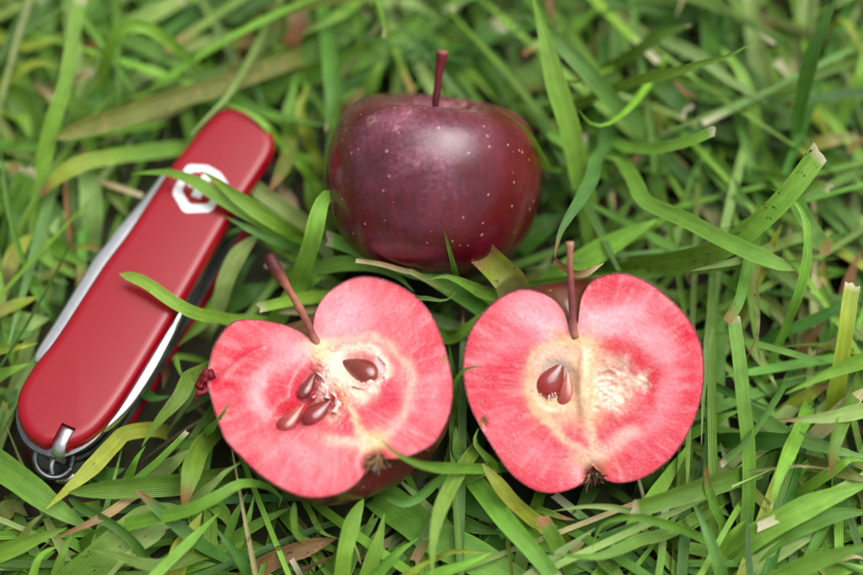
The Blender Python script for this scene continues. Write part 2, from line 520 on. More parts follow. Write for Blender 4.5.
def warp(P, c, seed):
    """Uneven pixel positions and radial streaks so that the flesh pattern looks grown."""
    d = P - np.array(c); r = np.hypot(d[:, 0], d[:, 1]); th = np.arctan2(d[:, 1], d[:, 0])
    s = vnoise(np.stack([np.cos(th) * 24, np.sin(th) * 24, r * 0.035], -1), 1.0, seed + 50, 3)
    W2 = np.stack([vnoise(P, 0.07, seed + 60), vnoise(P, 0.07, seed + 70)], -1) * 4.0 + np.stack([vnoise(P, 0.25, seed + 61), vnoise(P, 0.25, seed + 71)], -1) * 0.6
    return P + W2, s * np.clip((r - 20) / 30, 0, 1)

# ---- left half
LN, LC = (313, 340), (376, 455)
L_R = [(313, 325), (316, 310), (326, 294), (345, 281), (364, 276), (387, 280), (411, 292), (429, 310), (441, 334), (448, 357), (453, 381), (452, 404), (446, 424), (434, 443), (417, 453), (402, 458), (390, 459), (380, 457.5)]
L_L = [(306, 334.5), (291, 327), (274, 322), (251, 319), (234, 321), (222, 332), (213, 347), (209, 362), (207, 381), (211, 400), (218, 423), (226, 441), (241, 457), (258, 473), (279, 487), (301, 496), (321, 497.5), (341, 493), (356, 484), (366, 471), (371, 462)]
def paint_left(P, edge):
    P, streak = warp(P, (338, 390), 1)
    n = vnoise(P, 0.045, 21); n2 = vnoise(P, 0.12, 22)
    C = np.tile(lin((210, 50, 64)), (len(P), 1))
    C = paint(C, 0.5 + 0.5 * n, (222, 82, 96), 0.45)
    C = paint(C, np.clip(streak, 0, 1), (242, 158, 164), 0.6); C = paint(C, np.clip(-streak, 0, 1), (212, 56, 74), 0.3)
    C = paint(C, 0.5 + 0.5 * n2, (216, 66, 82), 0.25)
    # pale shoulder to the right of the stalk, pale left lobe, pale band under the core
    C = paint(C, splat(P, 345, 318, 34, 36, 20), (244, 168, 178), 0.85)
    C = paint(C, splat(P, 392, 318, 34, 28, 20), (238, 120, 132), 0.5)
    C = paint(C, splat(P, 285, 345, 30, 16, 10), (238, 150, 160), 0.75)
    C = paint(C, stroke(P, [(309, 350), (285, 362), (266, 376), (254, 394), (262, 410)], 9), (246, 184, 188), 0.8)
    C = paint(C, splat(P, 300, 452, 60, 16, 12), (244, 160, 166), 0.6)
    C = paint(C, splat(P, 300, 480, 50, 12, 12), (240, 110, 126), 0.6)
    C = paint(C, splat(P, 432, 400, 18, 45, 10), (240, 120, 132), 0.6)
    C = paint(C, stroke(P, [(213, 385), (228, 372), (246, 358), (258, 349)], 6), (206, 52, 66), 0.6)
    # deep red in the flesh round the core
    C = paint(C, splat(P, 376, 398, 26, 17, -38), (208, 44, 72), 0.85)
    C = paint(C, splat(P, 392, 392, 20, 15, -30), (214, 60, 84), 0.6)
    C = paint(C, splat(P, 346, 418, 14, 14, 0), (200, 40, 66), 0.75)
    C = paint(C, splat(P, 282, 383, 17, 26, 30), (206, 50, 74), 0.75)
    C = paint(C, splat(P, 276, 416, 22, 12, -35), (196, 20, 40), 0.9)
    C = paint(C, splat(P, 296, 430, 26, 10, 0), (214, 60, 80), 0.6)
    C = paint(C, splat(P, 336, 350, 7, 3, -20), (216, 70, 90), 0.9)
    # the pale heart-shaped core line and vascular strands
    C = paint(C, stroke(P, [(318, 346), (340, 342), (365, 338), (388, 346), (404, 364), (410, 390), (402, 414), (388, 432), (378, 444)], 4.5), (240, 188, 160), 0.65)
    C = paint(C, stroke(P, [(400, 372), (409, 395), (401, 416), (386, 436)], 8), (238, 156, 156), 0.5)
    C = paint(C, stroke(P, [(320, 350), (330, 372), (343, 398), (355, 420), (364, 436), (372, 446)], 4.0), (244, 206, 160), 0.75)
    C = paint(C, stroke(P, [(322, 348), (334, 366), (346, 384), (364, 396)], 8), (242, 208, 176), 0.85)
    C = paint(C, splat(P, 320, 350, 13, 9, 30), (236, 200, 146), 0.85)
    C = paint(C, splat(P, 334, 366, 12, 18, -30), (246, 218, 178), 0.9)
    C = paint(C, splat(P, 352, 372, 26, 17, 20, 1.6), (250, 222, 200), 0.75)
    C = paint(C, stroke(P, [(342, 352), (362, 348), (382, 356), (388, 372), (376, 388)], 5), (248, 214, 190), 0.85)
    C = paint(C, splat(P, 322, 384, 8, 20, 12), (246, 222, 208), 0.85)
    C = paint(C, splat(P, 334, 412, 6, 12, 25), (240, 196, 176), 0.8)
    C = paint(C, splat(P, 350, 440, 26, 6, 8), (246, 192, 176), 0.7)
    C = paint(C, splat(P, 374, 443, 12, 9, 0), (216, 208, 128), 0.9)
    C = paint(C, stroke(P, [(372, 446), (360, 440), (345, 443), (325, 440)], 5), (246, 196, 170), 0.6)
    # pale spot in the right seed chamber, darker red in the left one
    C = paint(C, splat(P, 377, 368, 5, 9, 0), (250, 232, 228), 0.9)
    C = paint(C, splat(P, 306, 384, 12, 20, 28, 2), (198, 70, 84), 0.6)
    C = paint(C, splat(P, 372, 462, 8, 8), (120, 84, 52), 0.9)
    C = paint(C, splat(P, 442, 361, 4, 6, 0, 2), (150, 110, 70), 0.85)
    C = paint(C, splat(P, 205, 381, 7, 6, 0, 2), (120, 20, 34), 0.9)
    C = paint(C, np.clip((edge - 0.955) / 0.045, 0, 1) ** 1.5, (208, 48, 66), 0.6)
    C = paint(C, (edge > 0.988).astype(float), (112, 14, 28), 1.0)
    return C
def relief_left(P):
    h = -0.0016 * splat(P, 358, 368, 21, 13, 20, 2) - 0.0020 * splat(P, 306, 384, 11, 20, 25, 2)
    h += -0.0024 * splat(P, 302, 411, 30, 14, -22, 2) - 0.0014 * splat(P, 334, 408, 9, 15, 25, 2)
    h += -0.0030 * splat(P, 372, 462, 9, 9) - 0.0006 * splat(P, 374, 398, 22, 14, -30) + 0.0005 * splat(P, 332, 368, 9, 20, -30)
    h += -0.0010 * splat(P, 208, 380, 10, 12) + 0.00045 * stroke(P, [(213, 385), (240, 360), (262, 348)], 3)
    h += 0.0005 * vnoise(P, 0.45, 9) * (splat(P, 336, 400, 14, 18) + splat(P, 320, 380, 9, 20) + splat(P, 370, 378, 16, 8))
    return h
def extras_left(root, base, p0, n):
    down = at_plane(380, 480, p0, n) - at_plane(376, 455, p0, n)
    fibres('calyx', (377, 462), p0 + n * 0.0001, n, 100, 0.0034, 0.00030, [(92, 70, 48), (150, 136, 112), (60, 40, 26), (170, 120, 60), (128, 116, 100)], root, base, 3, down)
    # torn flap at the left rim
    r = random.Random(5); V = []; F = []
    pts = [(209, 372), (203, 378), (200, 384), (203, 390), (198, 396), (199, 402)]
    for k in range(7):
        q = [(a + r.uniform(-3, 4), b + r.uniform(-3, 3)) for a, b in pts[: r.choice((4, 5, 6))]]
        P = spline([at_plane(a, b, p0 + n * r.uniform(-0.0022, 0.0006), n) for a, b in q], 10)
        v, f = tube(P, np.linspace(1.2, 0.6, 10) * 0.0008 * (1 + 0.4 * np.sin(np.arange(10) * 2.1 + k)), 7)
        o = sum(len(a) for a in V); V.append(v); F += [tuple(x + o for x in ff) for ff in f]
    V = np.vstack(V)
    make_mesh('torn_rim', V, F, M_STALK, root, np.tile(lin((118, 16, 30)), (len(V), 1)), loc=base)
    # chamber wall shreds and the fifth, shrivelled seed
    for j, (a, b, c) in enumerate((((331, 391), (338, 402), (334, 412)), ((318, 372), (326, 384), (327, 398)), ((372, 380), (364, 388), (352, 386)), ((378, 356), (386, 366), (384, 377)))):
        S = spline([a, b, c], 9); rows = []
        rj = random.Random(j)
        for w_ in (-2.6, 0.0, 2.6):
            rows.append([at_plane(s[0] + w_ * (0.9 + 0.5 * math.sin(i * 1.7)), s[1] + 0.4 * w_, p0 + n * (0.0002 + 0.0005 * rj.random() - 0.0012 * abs(w_) / 2.6), n) for i, s in enumerate(S)])
        V = np.array(rows).reshape(-1, 3); F = [(r_ * 9 + i, r_ * 9 + i + 1, (r_ + 1) * 9 + i + 1, (r_ + 1) * 9 + i) for r_ in range(2) for i in range(8)]
        make_mesh('core_membrane', V, F, M_CORE, root, np.tile(lin((240, 208, 196)), (len(V), 1)), loc=base)
apple_half('tilted apple half with long curved stalk, showing four brown seeds, beside the pocket knife',
           L_R, L_L, LN, LC, (330, 390), (-0.10, 0.02, 1.0),
           [((339, 358), (377, 376), 26, -0.0007, (116, 52, 34), (134, 42, 28)),
            ((315, 369), (299, 396), 14, -0.0006, (116, 44, 36), (120, 38, 32)),
            ((303, 402), (277, 430), 18, -0.0006, (190, 100, 80), (140, 16, 20)),
            ((332, 397), (303, 421), 21, -0.0002, (120, 40, 34), (142, 24, 30)),
            ((318, 393), (309, 398), 8, 0.0002, (168, 20, 44), (140, 14, 30))],
           paint_left, relief_left,
           ([(319, 346, -0.0012), (313, 336, 0.0006), (306, 320, 0.003), (295, 300, 0.0065), (283, 280, 0.0095), (274, 266, 0.0115), (269, 255, 0.012)], [5.0, 4.2, 3.9, 3.8, 3.9, 4.1, 5.4, 6.6, 6.0],
            [(180, 120, 96), (130, 70, 66), (150, 92, 76), (166, 108, 84), (156, 96, 76), (96, 40, 36), (60, 22, 22)]),
           extras_left)

# ---- right half
RN, RC = (573, 331), (593, 466)
R_R = [(578, 322), (579, 312), (582, 296), (591, 282), (605, 275), (624, 273), (647, 281), (671, 299), (689, 319), (701, 343), (704.5, 371), (701, 400), (689, 432), (671, 458), (647, 476), (624, 483), (608, 481), (600, 474)]
R_L = [(568, 324), (563, 310), (552, 298), (537, 291), (520, 289), (502, 296), (485, 310), (471, 329), (464, 352), (463, 376), (469, 404), (480, 427), (495, 452), (511, 474), (530, 488), (551, 493.5), (572, 489), (583, 483), (588, 474)]
def torn(P):
    """Mask and creases of the ragged patch where the right-hand chamber wall was torn away."""
    W3 = P + np.stack([vnoise(P, 0.09, 91), vnoise(P, 0.09, 92)], -1) * 7
    m = np.maximum(splat(W3, 613, 384, 20, 27, 0, 3), splat(W3, 634, 381, 13, 12, 0, 3))
    s = np.stack([P[:, 0] * 0.05 + P[:, 1] * 0.02, P[:, 1] * 0.10 - P[:, 0] * 0.03], -1)
    return m, 1 - np.abs(vnoise(s, 1.0, 95, 3)) * 1.5
def paint_right(P, edge):
    P, streak = warp(P, (588, 385), 2)
    n = vnoise(P, 0.045, 31); n2 = vnoise(P, 0.12, 32)
    C = np.tile(lin((212, 52, 68)), (len(P), 1))
    C = paint(C, 0.5 + 0.5 * n, (224, 82, 100), 0.45)
    C = paint(C, np.clip(streak, 0, 1), (242, 158, 166), 0.6); C = paint(C, np.clip(-streak, 0, 1), (214, 58, 78), 0.3)
    C = paint(C, 0.5 + 0.5 * n2, (218, 68, 86), 0.25)
    C = paint(C, splat(P, 536, 318, 30, 22, 30), (244, 176, 188), 0.9)
    C = paint(C, splat(P, 552, 330, 14, 14, 0), (248, 206, 206), 0.7)
    C = paint(C, splat(P, 615, 318, 40, 14, -18), (246, 180, 190), 0.9)
    C = paint(C, splat(P, 592, 322, 14, 18, 0), (246, 176, 184), 0.85)
    C = paint(C, splat(P, 650, 340, 26, 16, 25), (244, 178, 186), 0.8)
    C = paint(C, stroke(P, [(655, 340), (668, 365), (666, 395), (650, 420), (625, 438), (605, 450)], 11), (240, 140, 150), 0.7)
    C = paint(C, splat(P, 545, 455, 40, 14, 25), (242, 130, 142), 0.6)
    C = paint(C, splat(P, 500, 420, 14, 30, 25), (236, 104, 120), 0.5)
    C = paint(C, splat(P, 510, 345, 40, 8, -25), (240, 130, 144), 0.6)
    # deep red round the core
    C = paint(C, stroke(P, [(604, 350), (625, 350), (645, 366), (650, 390), (640, 412), (618, 424)], 10), (208, 34, 58), 0.9)
    C = paint(C, splat(P, 632, 405, 16, 18, 0), (214, 44, 66), 0.7)
    C = paint(C, splat(P, 530, 378, 10, 34, 5), (216, 66, 86), 0.6)
    C = paint(C, splat(P, 573, 436, 13, 10, 20), (206, 44, 66), 0.8)
    C = paint(C, splat(P, 596, 436, 6, 12, 0), (206, 44, 70), 0.8)
    # tan core
    C = paint(C, splat(P, 556, 384, 30, 40, 8, 2.2), (240, 202, 160), 0.95)
    C = paint(C, splat(P, 590, 380, 20, 40, 0, 1.6), (242, 206, 160), 0.95)
    C = paint(C, splat(P, 615, 384, 22, 26, 0, 1.6), (238, 186, 156), 0.85)
    C = paint(C, stroke(P, [(558, 344), (540, 352), (529, 372), (531, 398), (545, 420), (562, 436)], 3.5), (236, 190, 140), 0.7)
    C = paint(C, splat(P, 577, 343, 17, 8, 0), (236, 196, 138), 0.85)
    C = paint(C, splat(P, 558, 338, 9, 6, 0), (226, 150, 100), 0.7)
    C = paint(C, splat(P, 579, 353, 3, 7, 0), (170, 146, 116), 0.8)
    C = paint(C, stroke(P, [(583, 350), (585, 380), (587, 410), (590, 440), (592, 462)], 6), (240, 206, 168), 0.7)
    C = paint(C, splat(P, 575, 412, 16, 10, 0), (240, 200, 160), 0.7)
    C = paint(C, splat(P, 592, 460, 18, 9, 0), (228, 200, 138), 0.85)
    C = paint(C, stroke(P, [(592, 456), (575, 448), (560, 438), (548, 424)], 4.5), (244, 190, 158), 0.7)
    C = paint(C, stroke(P, [(594, 458), (612, 446), (632, 432)], 7), (246, 186, 170), 0.7)
    C = paint(C, splat(P, 554, 372, 22, 14, -50, 2), (246, 226, 214), 0.7)
    C = paint(C, splat(P, 549, 384, 15, 16, 0, 2), (214, 176, 160), 0.6)
    # ruffled, half torn-away chamber wall right of the core
    tm, rn = torn(P)
    C = paint(C, tm, (240, 202, 176), 0.9)
    C = paint(C, tm * splat(P, 622, 371, 20, 10, 15), (212, 140, 120), 0.7)  # shadow under the upper ruffle, painted into the flesh colour
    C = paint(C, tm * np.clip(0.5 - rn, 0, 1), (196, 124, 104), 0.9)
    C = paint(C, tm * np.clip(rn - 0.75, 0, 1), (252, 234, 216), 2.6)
    C = paint(C, splat(P, 592, 474, 8, 10), (80, 52, 34), 0.9)
    C = paint(C, splat(P, 578, 474, 6, 10), (240, 170, 168), 0.7)
    C = paint(C, splat(P, 483, 424, 5, 6, 0, 2), (140, 106, 60), 0.9)
    C = paint(C, splat(P, 612, 287, 5, 5, 0, 1), (190, 20, 40), 0.6)
    C = paint(C, np.clip((edge - 0.955) / 0.045, 0, 1) ** 1.5, (212, 50, 70), 0.6)
    C = paint(C, (edge > 0.988).astype(float), (116, 14, 30), 1.0)
    return C
def relief_right(P):
    h = -0.0020 * splat(P, 556, 384, 19, 22, 15, 2.5) - 0.0008 * splat(P, 616, 384, 22, 24, 0, 2)
    h += 0.0012 * splat(P, 584, 388, 7, 30, 0, 2) - 0.0030 * splat(P, 593, 476, 7, 10)
    h += 0.00022 * vnoise(P, 0.12, 19) * splat(P, 612, 384, 26, 28, 0, 2)
    tm, rn = torn(P); h += tm * (0.0003 * np.clip(rn, -0.5, 1) - 0.0004)
    h += -0.0010 * splat(P, 483, 424, 4, 5) - 0.0005 * splat(P, 648, 375, 16, 30)
    h += 0.0004 * splat(P, 554, 352, 20, 5, -30)
    return h
def extras_right(root, base, p0, n):
    down = at_plane(597, 490, p0, n) - at_plane(593, 466, p0, n)
    fibres('calyx', (594, 478), p0 + n * 0.0001, n, 80, 0.0032, 0.00034, [(46, 32, 22), (84, 60, 40), (40, 26, 20), (120, 96, 62)], root, base, 8, down)
    fibres('pith_shreds', (549, 393), p0 - n * 0.0012, n, 34, 0.0022, 0.00028, [(246, 226, 218), (236, 196, 190), (214, 170, 160)], root, base, 12, down, M_CORE)
apple_half('upright apple half facing the viewer, two seeds left and torn core right',
           R_R, R_L, RN, RC, (585, 385), (0.02, -0.42, 0.9),
           [((564, 362), (540, 395), 28, -0.0010, (108, 42, 30), (160, 30, 32)),
            ((568, 372), (566, 412), 20, -0.0010, (200, 120, 100), (150, 22, 28))],
           paint_right, relief_right,
           ([(575, 337, -0.0006), (573, 326, 0.0003), (572, 305, 0.0010), (571, 285, 0.0020), (570, 262, 0.0034), (570, 242, 0.0046)], [4.4, 3.9, 3.5, 3.2, 2.9, 3.8],
            [(190, 130, 104), (120, 62, 62), (126, 60, 62), (140, 72, 70), (160, 100, 86), (170, 128, 100)]),
           extras_right)

# ------------------------------------------------------------------ whole apple
def whole_apple():
    prof = np.array([(0.015, 0.46), (0.10, 0.53), (0.22, 0.645), (0.38, 0.735), (0.59, 0.745), (0.80, 0.645), (0.94, 0.42), (0.995, 0.16), (0.995, -0.10), (0.945, -0.34), (0.83, -0.57), (0.64, -0.74), (0.45, -0.83), (0.30, -0.85), (0.17, -0.80), (0.05, -0.72)])
    prof = spline(prof, 110); K = 220
    R = 0.0243
    el = math.radians(25 + 13)
    ax = nrm((0.03, math.cos(el), math.sin(el)))
    e1 = nrm(np.cross(ax, (0, 0, 1.0)))      # to the right
    e2 = nrm(np.cross(ax, e1)); e2 = e2 if e2 @ VIEW < 0 else -e2   # towards the viewer
    zc = 0.022
    for _ in range(12):
        c0 = at_z(432, 181, zc)
        rings = []
        for (r, z) in prof:
            a = np.linspace(0, 2 * math.pi, K, endpoint=False)
            lob = 1 + 0.018 * np.cos(5 * a + 0.6) * abs(z) + 0.014 * np.cos(2 * a + 1.0) + 0.012 * np.cos(3 * a + 0.3)
            zz = z * (1 + 0.055 * np.cos(a - 2.6) * (z > 0) - 0.03 * np.cos(a - 2.6) * (z < 0))
            rings.append(c0 + R * (np.outer(r * lob * np.cos(a), e1) + np.outer(r * lob * np.sin(a), e2) + np.outer(zz * np.ones(K), ax)))
        V = np.vstack(rings); lo = V[:, 2].min()
        if abs(lo + 0.002) < 1e-5: break
        zc -= lo + 0.002
    V, F = loft(rings)
    base = np.array((c0[0], c0[1], 0.0))
    root = empty('whole_apple', base, 'whole dark maroon apple with upright stalk, lying behind the two cut halves', 'apple')
    d = (V - c0) / R
    a = np.arctan2(d @ e2, d @ e1); z = d @ ax; x = d @ e1; y = d @ e2
    px = project(V)
    C = np.tile(lin((76, 5, 18)), (len(V), 1))
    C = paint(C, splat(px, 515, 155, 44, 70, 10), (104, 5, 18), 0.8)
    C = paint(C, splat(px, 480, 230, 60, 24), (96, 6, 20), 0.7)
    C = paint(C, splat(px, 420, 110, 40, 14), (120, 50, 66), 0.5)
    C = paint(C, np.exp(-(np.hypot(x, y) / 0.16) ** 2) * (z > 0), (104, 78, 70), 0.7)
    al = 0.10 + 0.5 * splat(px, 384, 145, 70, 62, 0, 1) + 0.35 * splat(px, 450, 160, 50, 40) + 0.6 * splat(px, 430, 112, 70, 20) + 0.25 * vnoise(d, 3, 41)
    al = np.clip(al, 0, 1)
    fl = vnoise(px, 0.35, 77)                       # tan scuffs and russet flecks near the stalk
    for (sx, sy, rx, ry, an) in ((408, 112, 14, 3, -48), (470, 106, 12, 5, 10), (396, 128, 5, 3, 0), (420, 164, 5, 4, 20), (455, 104, 20, 4, 0), (372, 120, 9, 4, -30)):
        C = paint(C, splat(px, sx, sy, rx, ry, an) * np.clip(fl * 2.2 + 0.5, 0, 1), (196, 140, 132), 0.75)
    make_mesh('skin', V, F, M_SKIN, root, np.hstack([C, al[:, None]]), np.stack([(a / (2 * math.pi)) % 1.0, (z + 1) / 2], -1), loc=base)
    collide(V, F)
    # stalk
    s0 = c0 + ax * R * 0.44
    P = spline([s0, s0 + R * (0.27 * ax + 0.01 * e1), s0 + R * (0.55 * ax + 0.03 * e1), s0 + R * (0.73 * ax + 0.055 * e1), s0 + R * (0.79 * ax + 0.063 * e1)], 20)
    rr = np.interp(np.linspace(0, 1, 20), [0, 0.2, 0.8, 0.95, 1], [0.0009, 0.0008, 0.00095, 0.0013, 0.0012]) * (1 + 0.12 * vnoise(np.arange(20)[:, None], 0.5, 5))
    V2, F2 = tube(P, rr, 12); t = np.repeat(np.linspace(0, 1, 20), 12)
    Cs = lin((70, 14, 24))[None] * (1 - t[:, None]) + lin((112, 28, 40))[None] * t[:, None]
    Cs[t > 0.97] = lin((150, 90, 84))
    make_mesh('stalk', V2, F2, M_STALK, root, Cs, loc=base)
whole_apple()

# ------------------------------------------------------------------ pocket knife
def knife():
    HT = 0.0185
    out = [(222, 107), (230, 106), (240, 108), (257, 116), (268, 125), (273.5, 136), (273, 148), (266, 162), (249, 188), (229, 218), (200, 268), (175, 311), (148, 356), (123, 396), (108, 416), (95, 430), (80, 440), (62, 446), (46, 445), (31, 438), (21, 426), (15.5, 408), (19, 388), (33, 364), (51, 341.5), (66, 319.5), (83, 293), (104, 261), (130, 226), (168, 168), (187, 143), (208, 116)]
    tp = [at_z(x, y, HT)[:2] for x, y in out]
    O = spline(tp, 150, True)
    cen = O.mean(0); base = np.array((cen[0], cen[1], 0.0))
    far = at_z(245, 112, HT)[:2]; near = at_z(58, 446, HT)[:2]
    al = nrm(far - near); ac = np.array((al[1], -al[0]))           # ac points to the right-hand side
    print('knife length', np.ptp(O @ al), 'width', np.ptp(O @ ac))
    root = empty('pocket_knife', base, 'closed red pocket knife with white emblem and steel tools, lying in the grass', 'pocket knife')
    T = np.roll(O, -1, 0) - np.roll(O, 1, 0); T /= np.linalg.norm(T, axis=1)[:, None]
    Nn = np.stack([-T[:, 1], T[:, 0]], -1)
    if np.mean(np.sum((O - cen) * Nn, 1)) < 0: Nn = -Nn            # outward normals
    def ring(off, z):
        off = np.full((len(O), 1), off) + 0.0013 * np.clip(1 - ((O - near) @ al) / 0.010, 0, 1)[:, None] * (z > 0.002)
        return np.hstack([O + Nn * off, np.full((len(O), 1), z)])
    def prism(name, rings, mat):
        V, F = loft(rings); return make_mesh(name, V, F, mat, root, loc=base)
    def prism_sharp(name, rings, mat):
        o = prism(name, rings, mat); o.data.set_sharp_from_angle(angle=math.radians(50)); return o
    # the top scale has a notch for the key ring tab: cut its corners into the outline
    nc, nw, dep = -0.0001, 0.0017, 0.0052
    def notched(off, z):
        Q = O + Nn * off
        a = (Q - near) @ al; c = (Q - near) @ ac
        keep = ~((np.abs(c - nc) < nw) & (a < 0.012)); n_ = len(Q)
        first = next(i for i in range(n_) if keep[i] and not keep[(i + 1) % n_])
        last = next((first + k) % n_ for k in range(1, n_) if keep[(first + k) % n_])
        s = 1.0 if c[first] > c[last] else -1.0
        e0, e1 = near + ac * (nc + s * nw), near + ac * (nc - s * nw)
        lo = 0.5 * (a[first] + a[last])
        q = [e0 + al * (lo + 0.00005), e0 + al * dep * 0.8, e0 + al * dep, e1 + al * dep, e1 + al * dep * 0.8, e1 + al * (lo + 0.00005)]
        order = [(last + k) % n_ for k in range(int(keep.sum()))]
        q = np.vstack([Q[order], q])
        return np.hstack([q, np.full((len(q), 1), z)])
    z1 = HT - 0.0036
    sel_off = 0.0
    def scale_ring(off, z):
        r_ = notched(0.0, z); m = len(r_) - 6
        base_in = notched(0.0, z)
        # inset only the rounded outline, not the notch walls
        order_n = np.array([Nn[np.argmin(np.sum((O - p[:2]) ** 2, 1))] for p in r_[:m]])
        r_[:m, :2] += order_n * off
        r_[m, :2] -= al * off; r_[m + 5, :2] -= al * off
        c_ = (r_[:m, :2] - near) @ ac - nc; a_ = (r_[:m, :2] - near) @ al
        fix = (np.abs(c_) < nw + 0.00002) & (a_ < 0.012)
        side = np.where(np.arange(m) < m / 2, np.sign(c_[0]), np.sign(c_[m - 1]))
        r_[:m][fix, :2] += np.outer((side * (nw + 0.00002) - c_)[fix], ac)
        return r_
    sc = prism_sharp('handle_scale', [scale_ring(0.0, z1), scale_ring(0.0, HT - 0.0018), scale_ring(-0.00015, HT - 0.0012), scale_ring(-0.0005, HT - 0.0006), scale_ring(-0.0011, HT - 0.0002), scale_ring(-0.0018, HT - 0.00004), scale_ring(-0.0026, HT)], M_RED)
    # emblem: pale seven-sided shield outline with a cross, inlaid in the scale
    ZX = lambda q: at_z(150 + q[0] / 7.19, 150 + q[1] / 7.19, HT)[:2]
    sh = [(268, 106), (412, 110), (507, 164), (568, 252), (440, 449), (243, 454), (156, 305)]
    S = []
    for i in range(7):
        a, b = np.array(sh[i], float), np.array(sh[(i + 1) % 7], float)
        S += [a + (b - a) * t for t in (0.1, 0.3, 0.5, 0.7, 0.9)]
    S = np.array(S); mid = S.mean(0)
    def flat(px, z): return np.array([[*ZX(q), z] for q in px])
    oT, iT = flat(S, HT + 0.00008), flat(mid + (S - mid) * 0.67, HT + 0.00008)
    oB, iB = flat(S, HT - 0.0003), flat(mid + (S - mid) * 0.67, HT - 0.0003)
    n = len(S); V = np.vstack([oT, iT, oB, iB]); F = []
    for i in range(n):
        k = (i + 1) % n
        F += [(i, k, n + k, n + i), (i, 2 * n + i, 2 * n + k, k), (n + i, n + k, 3 * n + k, 3 * n + i)]
    make_mesh('emblem', V, F, M_WHITE, sc, smooth=False, loc=base)
    cx = at_z(150 + mid[0] / 7.19, 150 + mid[1] / 7.19, HT)[:2]
    arm, hw = 0.0031, 0.00115
    cr = [(-hw, arm), (hw, arm), (hw, hw), (arm, hw), (arm, -hw), (hw, -hw), (hw, -arm), (-hw, -arm), (-hw, -hw), (-arm, -hw), (-arm, hw), (-hw, hw)]
    top = np.array([[*(cx + al * a + ac * b), HT + 0.00008] for a, b in cr]); bt = top - np.array((0, 0, 0.0004))
    V, F = loft([bt, top]); make_mesh('emblem', V, F, M_WHITE, sc, smooth=False, loc=base)
    # liners, lower scale
    zl = z1 - 0.0009
    prism('liner', [ring(-0.0003, zl), ring(-0.0002, zl + 0.0001), ring(-0.0002, z1 - 0.0002), ring(-0.0003, z1 - 0.0001)], M_LINER)
    prism('handle_scale', [ring(-0.0016, -0.0012), ring(-0.0004, -0.0004), ring(0.0, 0.0008), ring(0.0, 0.0026)], M_RED)
    prism('liner', [ring(-0.0004, 0.0027), ring(-0.0004, 0.0036)], M_LINER)
    # tool layers between the liners, each separated by a thin gap
    zs = np.linspace(0.0037, zl - 0.0001, 6)
    for i in range(5):
        a = (O - near) @ al
        ins = -0.0012 - 0.0006 * (i % 2)
        Q0 = O + Nn * ins
        r0 = np.hstack([Q0, np.full((len(O), 1), zs[i] + 0.00012)]); r1 = np.hstack([Q0, np.full((len(O), 1), zs[i + 1] - 0.00012)])
        prism('tool_layer', [r0, r1], M_DARKTOOL)
    # blade back bulging out on the left-hand side
    def tool(name, outer, inner, ztop, th, mat):
        Pq = spline([at_z(x, y, ztop)[:2] for x, y in outer], 40); Iq = spline([at_z(x, y, ztop)[:2] for x, y in inner], 40)
        V = []; F = []
        for Z in (ztop, ztop - th):
            V.append(np.hstack([Pq, np.full((40, 1), Z)])); V.append(np.hstack([Iq, np.full((40, 1), Z)]))
        # bevelled upper outer edge
        d = nrm((Pq - Iq).mean(0)); V.append(np.hstack([Pq - d * 0.0005, np.full((40, 1), ztop)])); V[0][:, 2] -= 0.0004
        V = np.vstack(V)
        for i in range(39):
            F += [(160 + i, 160 + i + 1, 40 + i + 1, 40 + i), (i, i + 1, 161 + i, 160 + i), (80 + i, 81 + i, i + 1, i), (120 + i, 121 + i, 81 + i, 80 + i)]
        F += [(0, 160, 40, 120, 80), (39, 119, 159, 79, 199)]
        return make_mesh(name, V, F, mat, root, loc=base)
    tool('blade', [(167, 168), (160, 176), (140, 202), (118, 227), (106, 243), (93, 259), (84, 274), (73, 292), (55, 321), (37.5, 348), (33, 360)], [(180, 172), (174, 180), (154, 206), (132, 231), (120, 248), (108, 264), (98, 279), (88, 296), (70, 325), (53, 350), (45, 362)], z1 - 0.0010, 0.0022, M_STEEL)
    tool('blade', [(182, 307), (181, 318), (168, 345), (153, 373), (133, 403), (112, 424), (100, 432), (91, 436)], [(166, 306), (162, 316), (149, 341), (134, 366), (114, 394), (96, 412), (86, 420), (80, 424)], z1 - 0.0010, 0.0020, M_STEEL)
    # steel tab in the notch, bending down over the end
    c = near + ac * (-0.0001)
    path = [c + al * 0.0046, c + al * 0.0030, c + al * 0.0008, c - al * 0.0006, c - al * 0.0014, c - al * 0.0016]
    zz = [HT - 0.0004, HT - 0.0004, HT - 0.0007, HT - 0.0016, HT - 0.0034, HT - 0.0058]
    V = []; hw = 0.00145
    for (q, z) in zip(path, zz):
        for w_ in (-hw, hw): V.append([*(q + ac * w_), z])
    for (q, z) in zip(path, zz):
        for w_ in (-hw, hw): V.append([*(q + ac * w_ + al * 0.0008), z - 0.0009])
    F = []
    for i in range(5):
        F += [(2 * i, 2 * i + 1, 2 * i + 3, 2 * i + 2), (12 + 2 * i + 2, 12 + 2 * i + 3, 12 + 2 * i + 1, 12 + 2 * i), (2 * i, 2 * i + 2, 14 + 2 * i, 12 + 2 * i), (2 * i + 1, 13 + 2 * i, 15 + 2 * i, 2 * i + 3)]
    F += [(0, 12, 13, 1), (10, 11, 23, 22)]
    make_mesh('ring_tab', V, F, M_STEEL, root, loc=base)
    # split key ring: two and a half turns of wire hanging from the tab
    k0 = at_z(54, 458, 0.0085)
    nrm_r = nrm((0.25, -0.45, 0.85)); ex = nrm(np.cross(nrm_r, (0, 0, 1.0))); ey = np.cross(nrm_r, ex)
    a = np.linspace(0.3, 0.3 + 2 * math.pi * 2.3, 120); rad = 0.0042
    P = k0 + np.outer(np.cos(a) * rad, ex) + np.outer(np.sin(a) * rad, ey) + np.outer((a - a.mean()) / (2 * math.pi) * 0.0011, nrm_r)
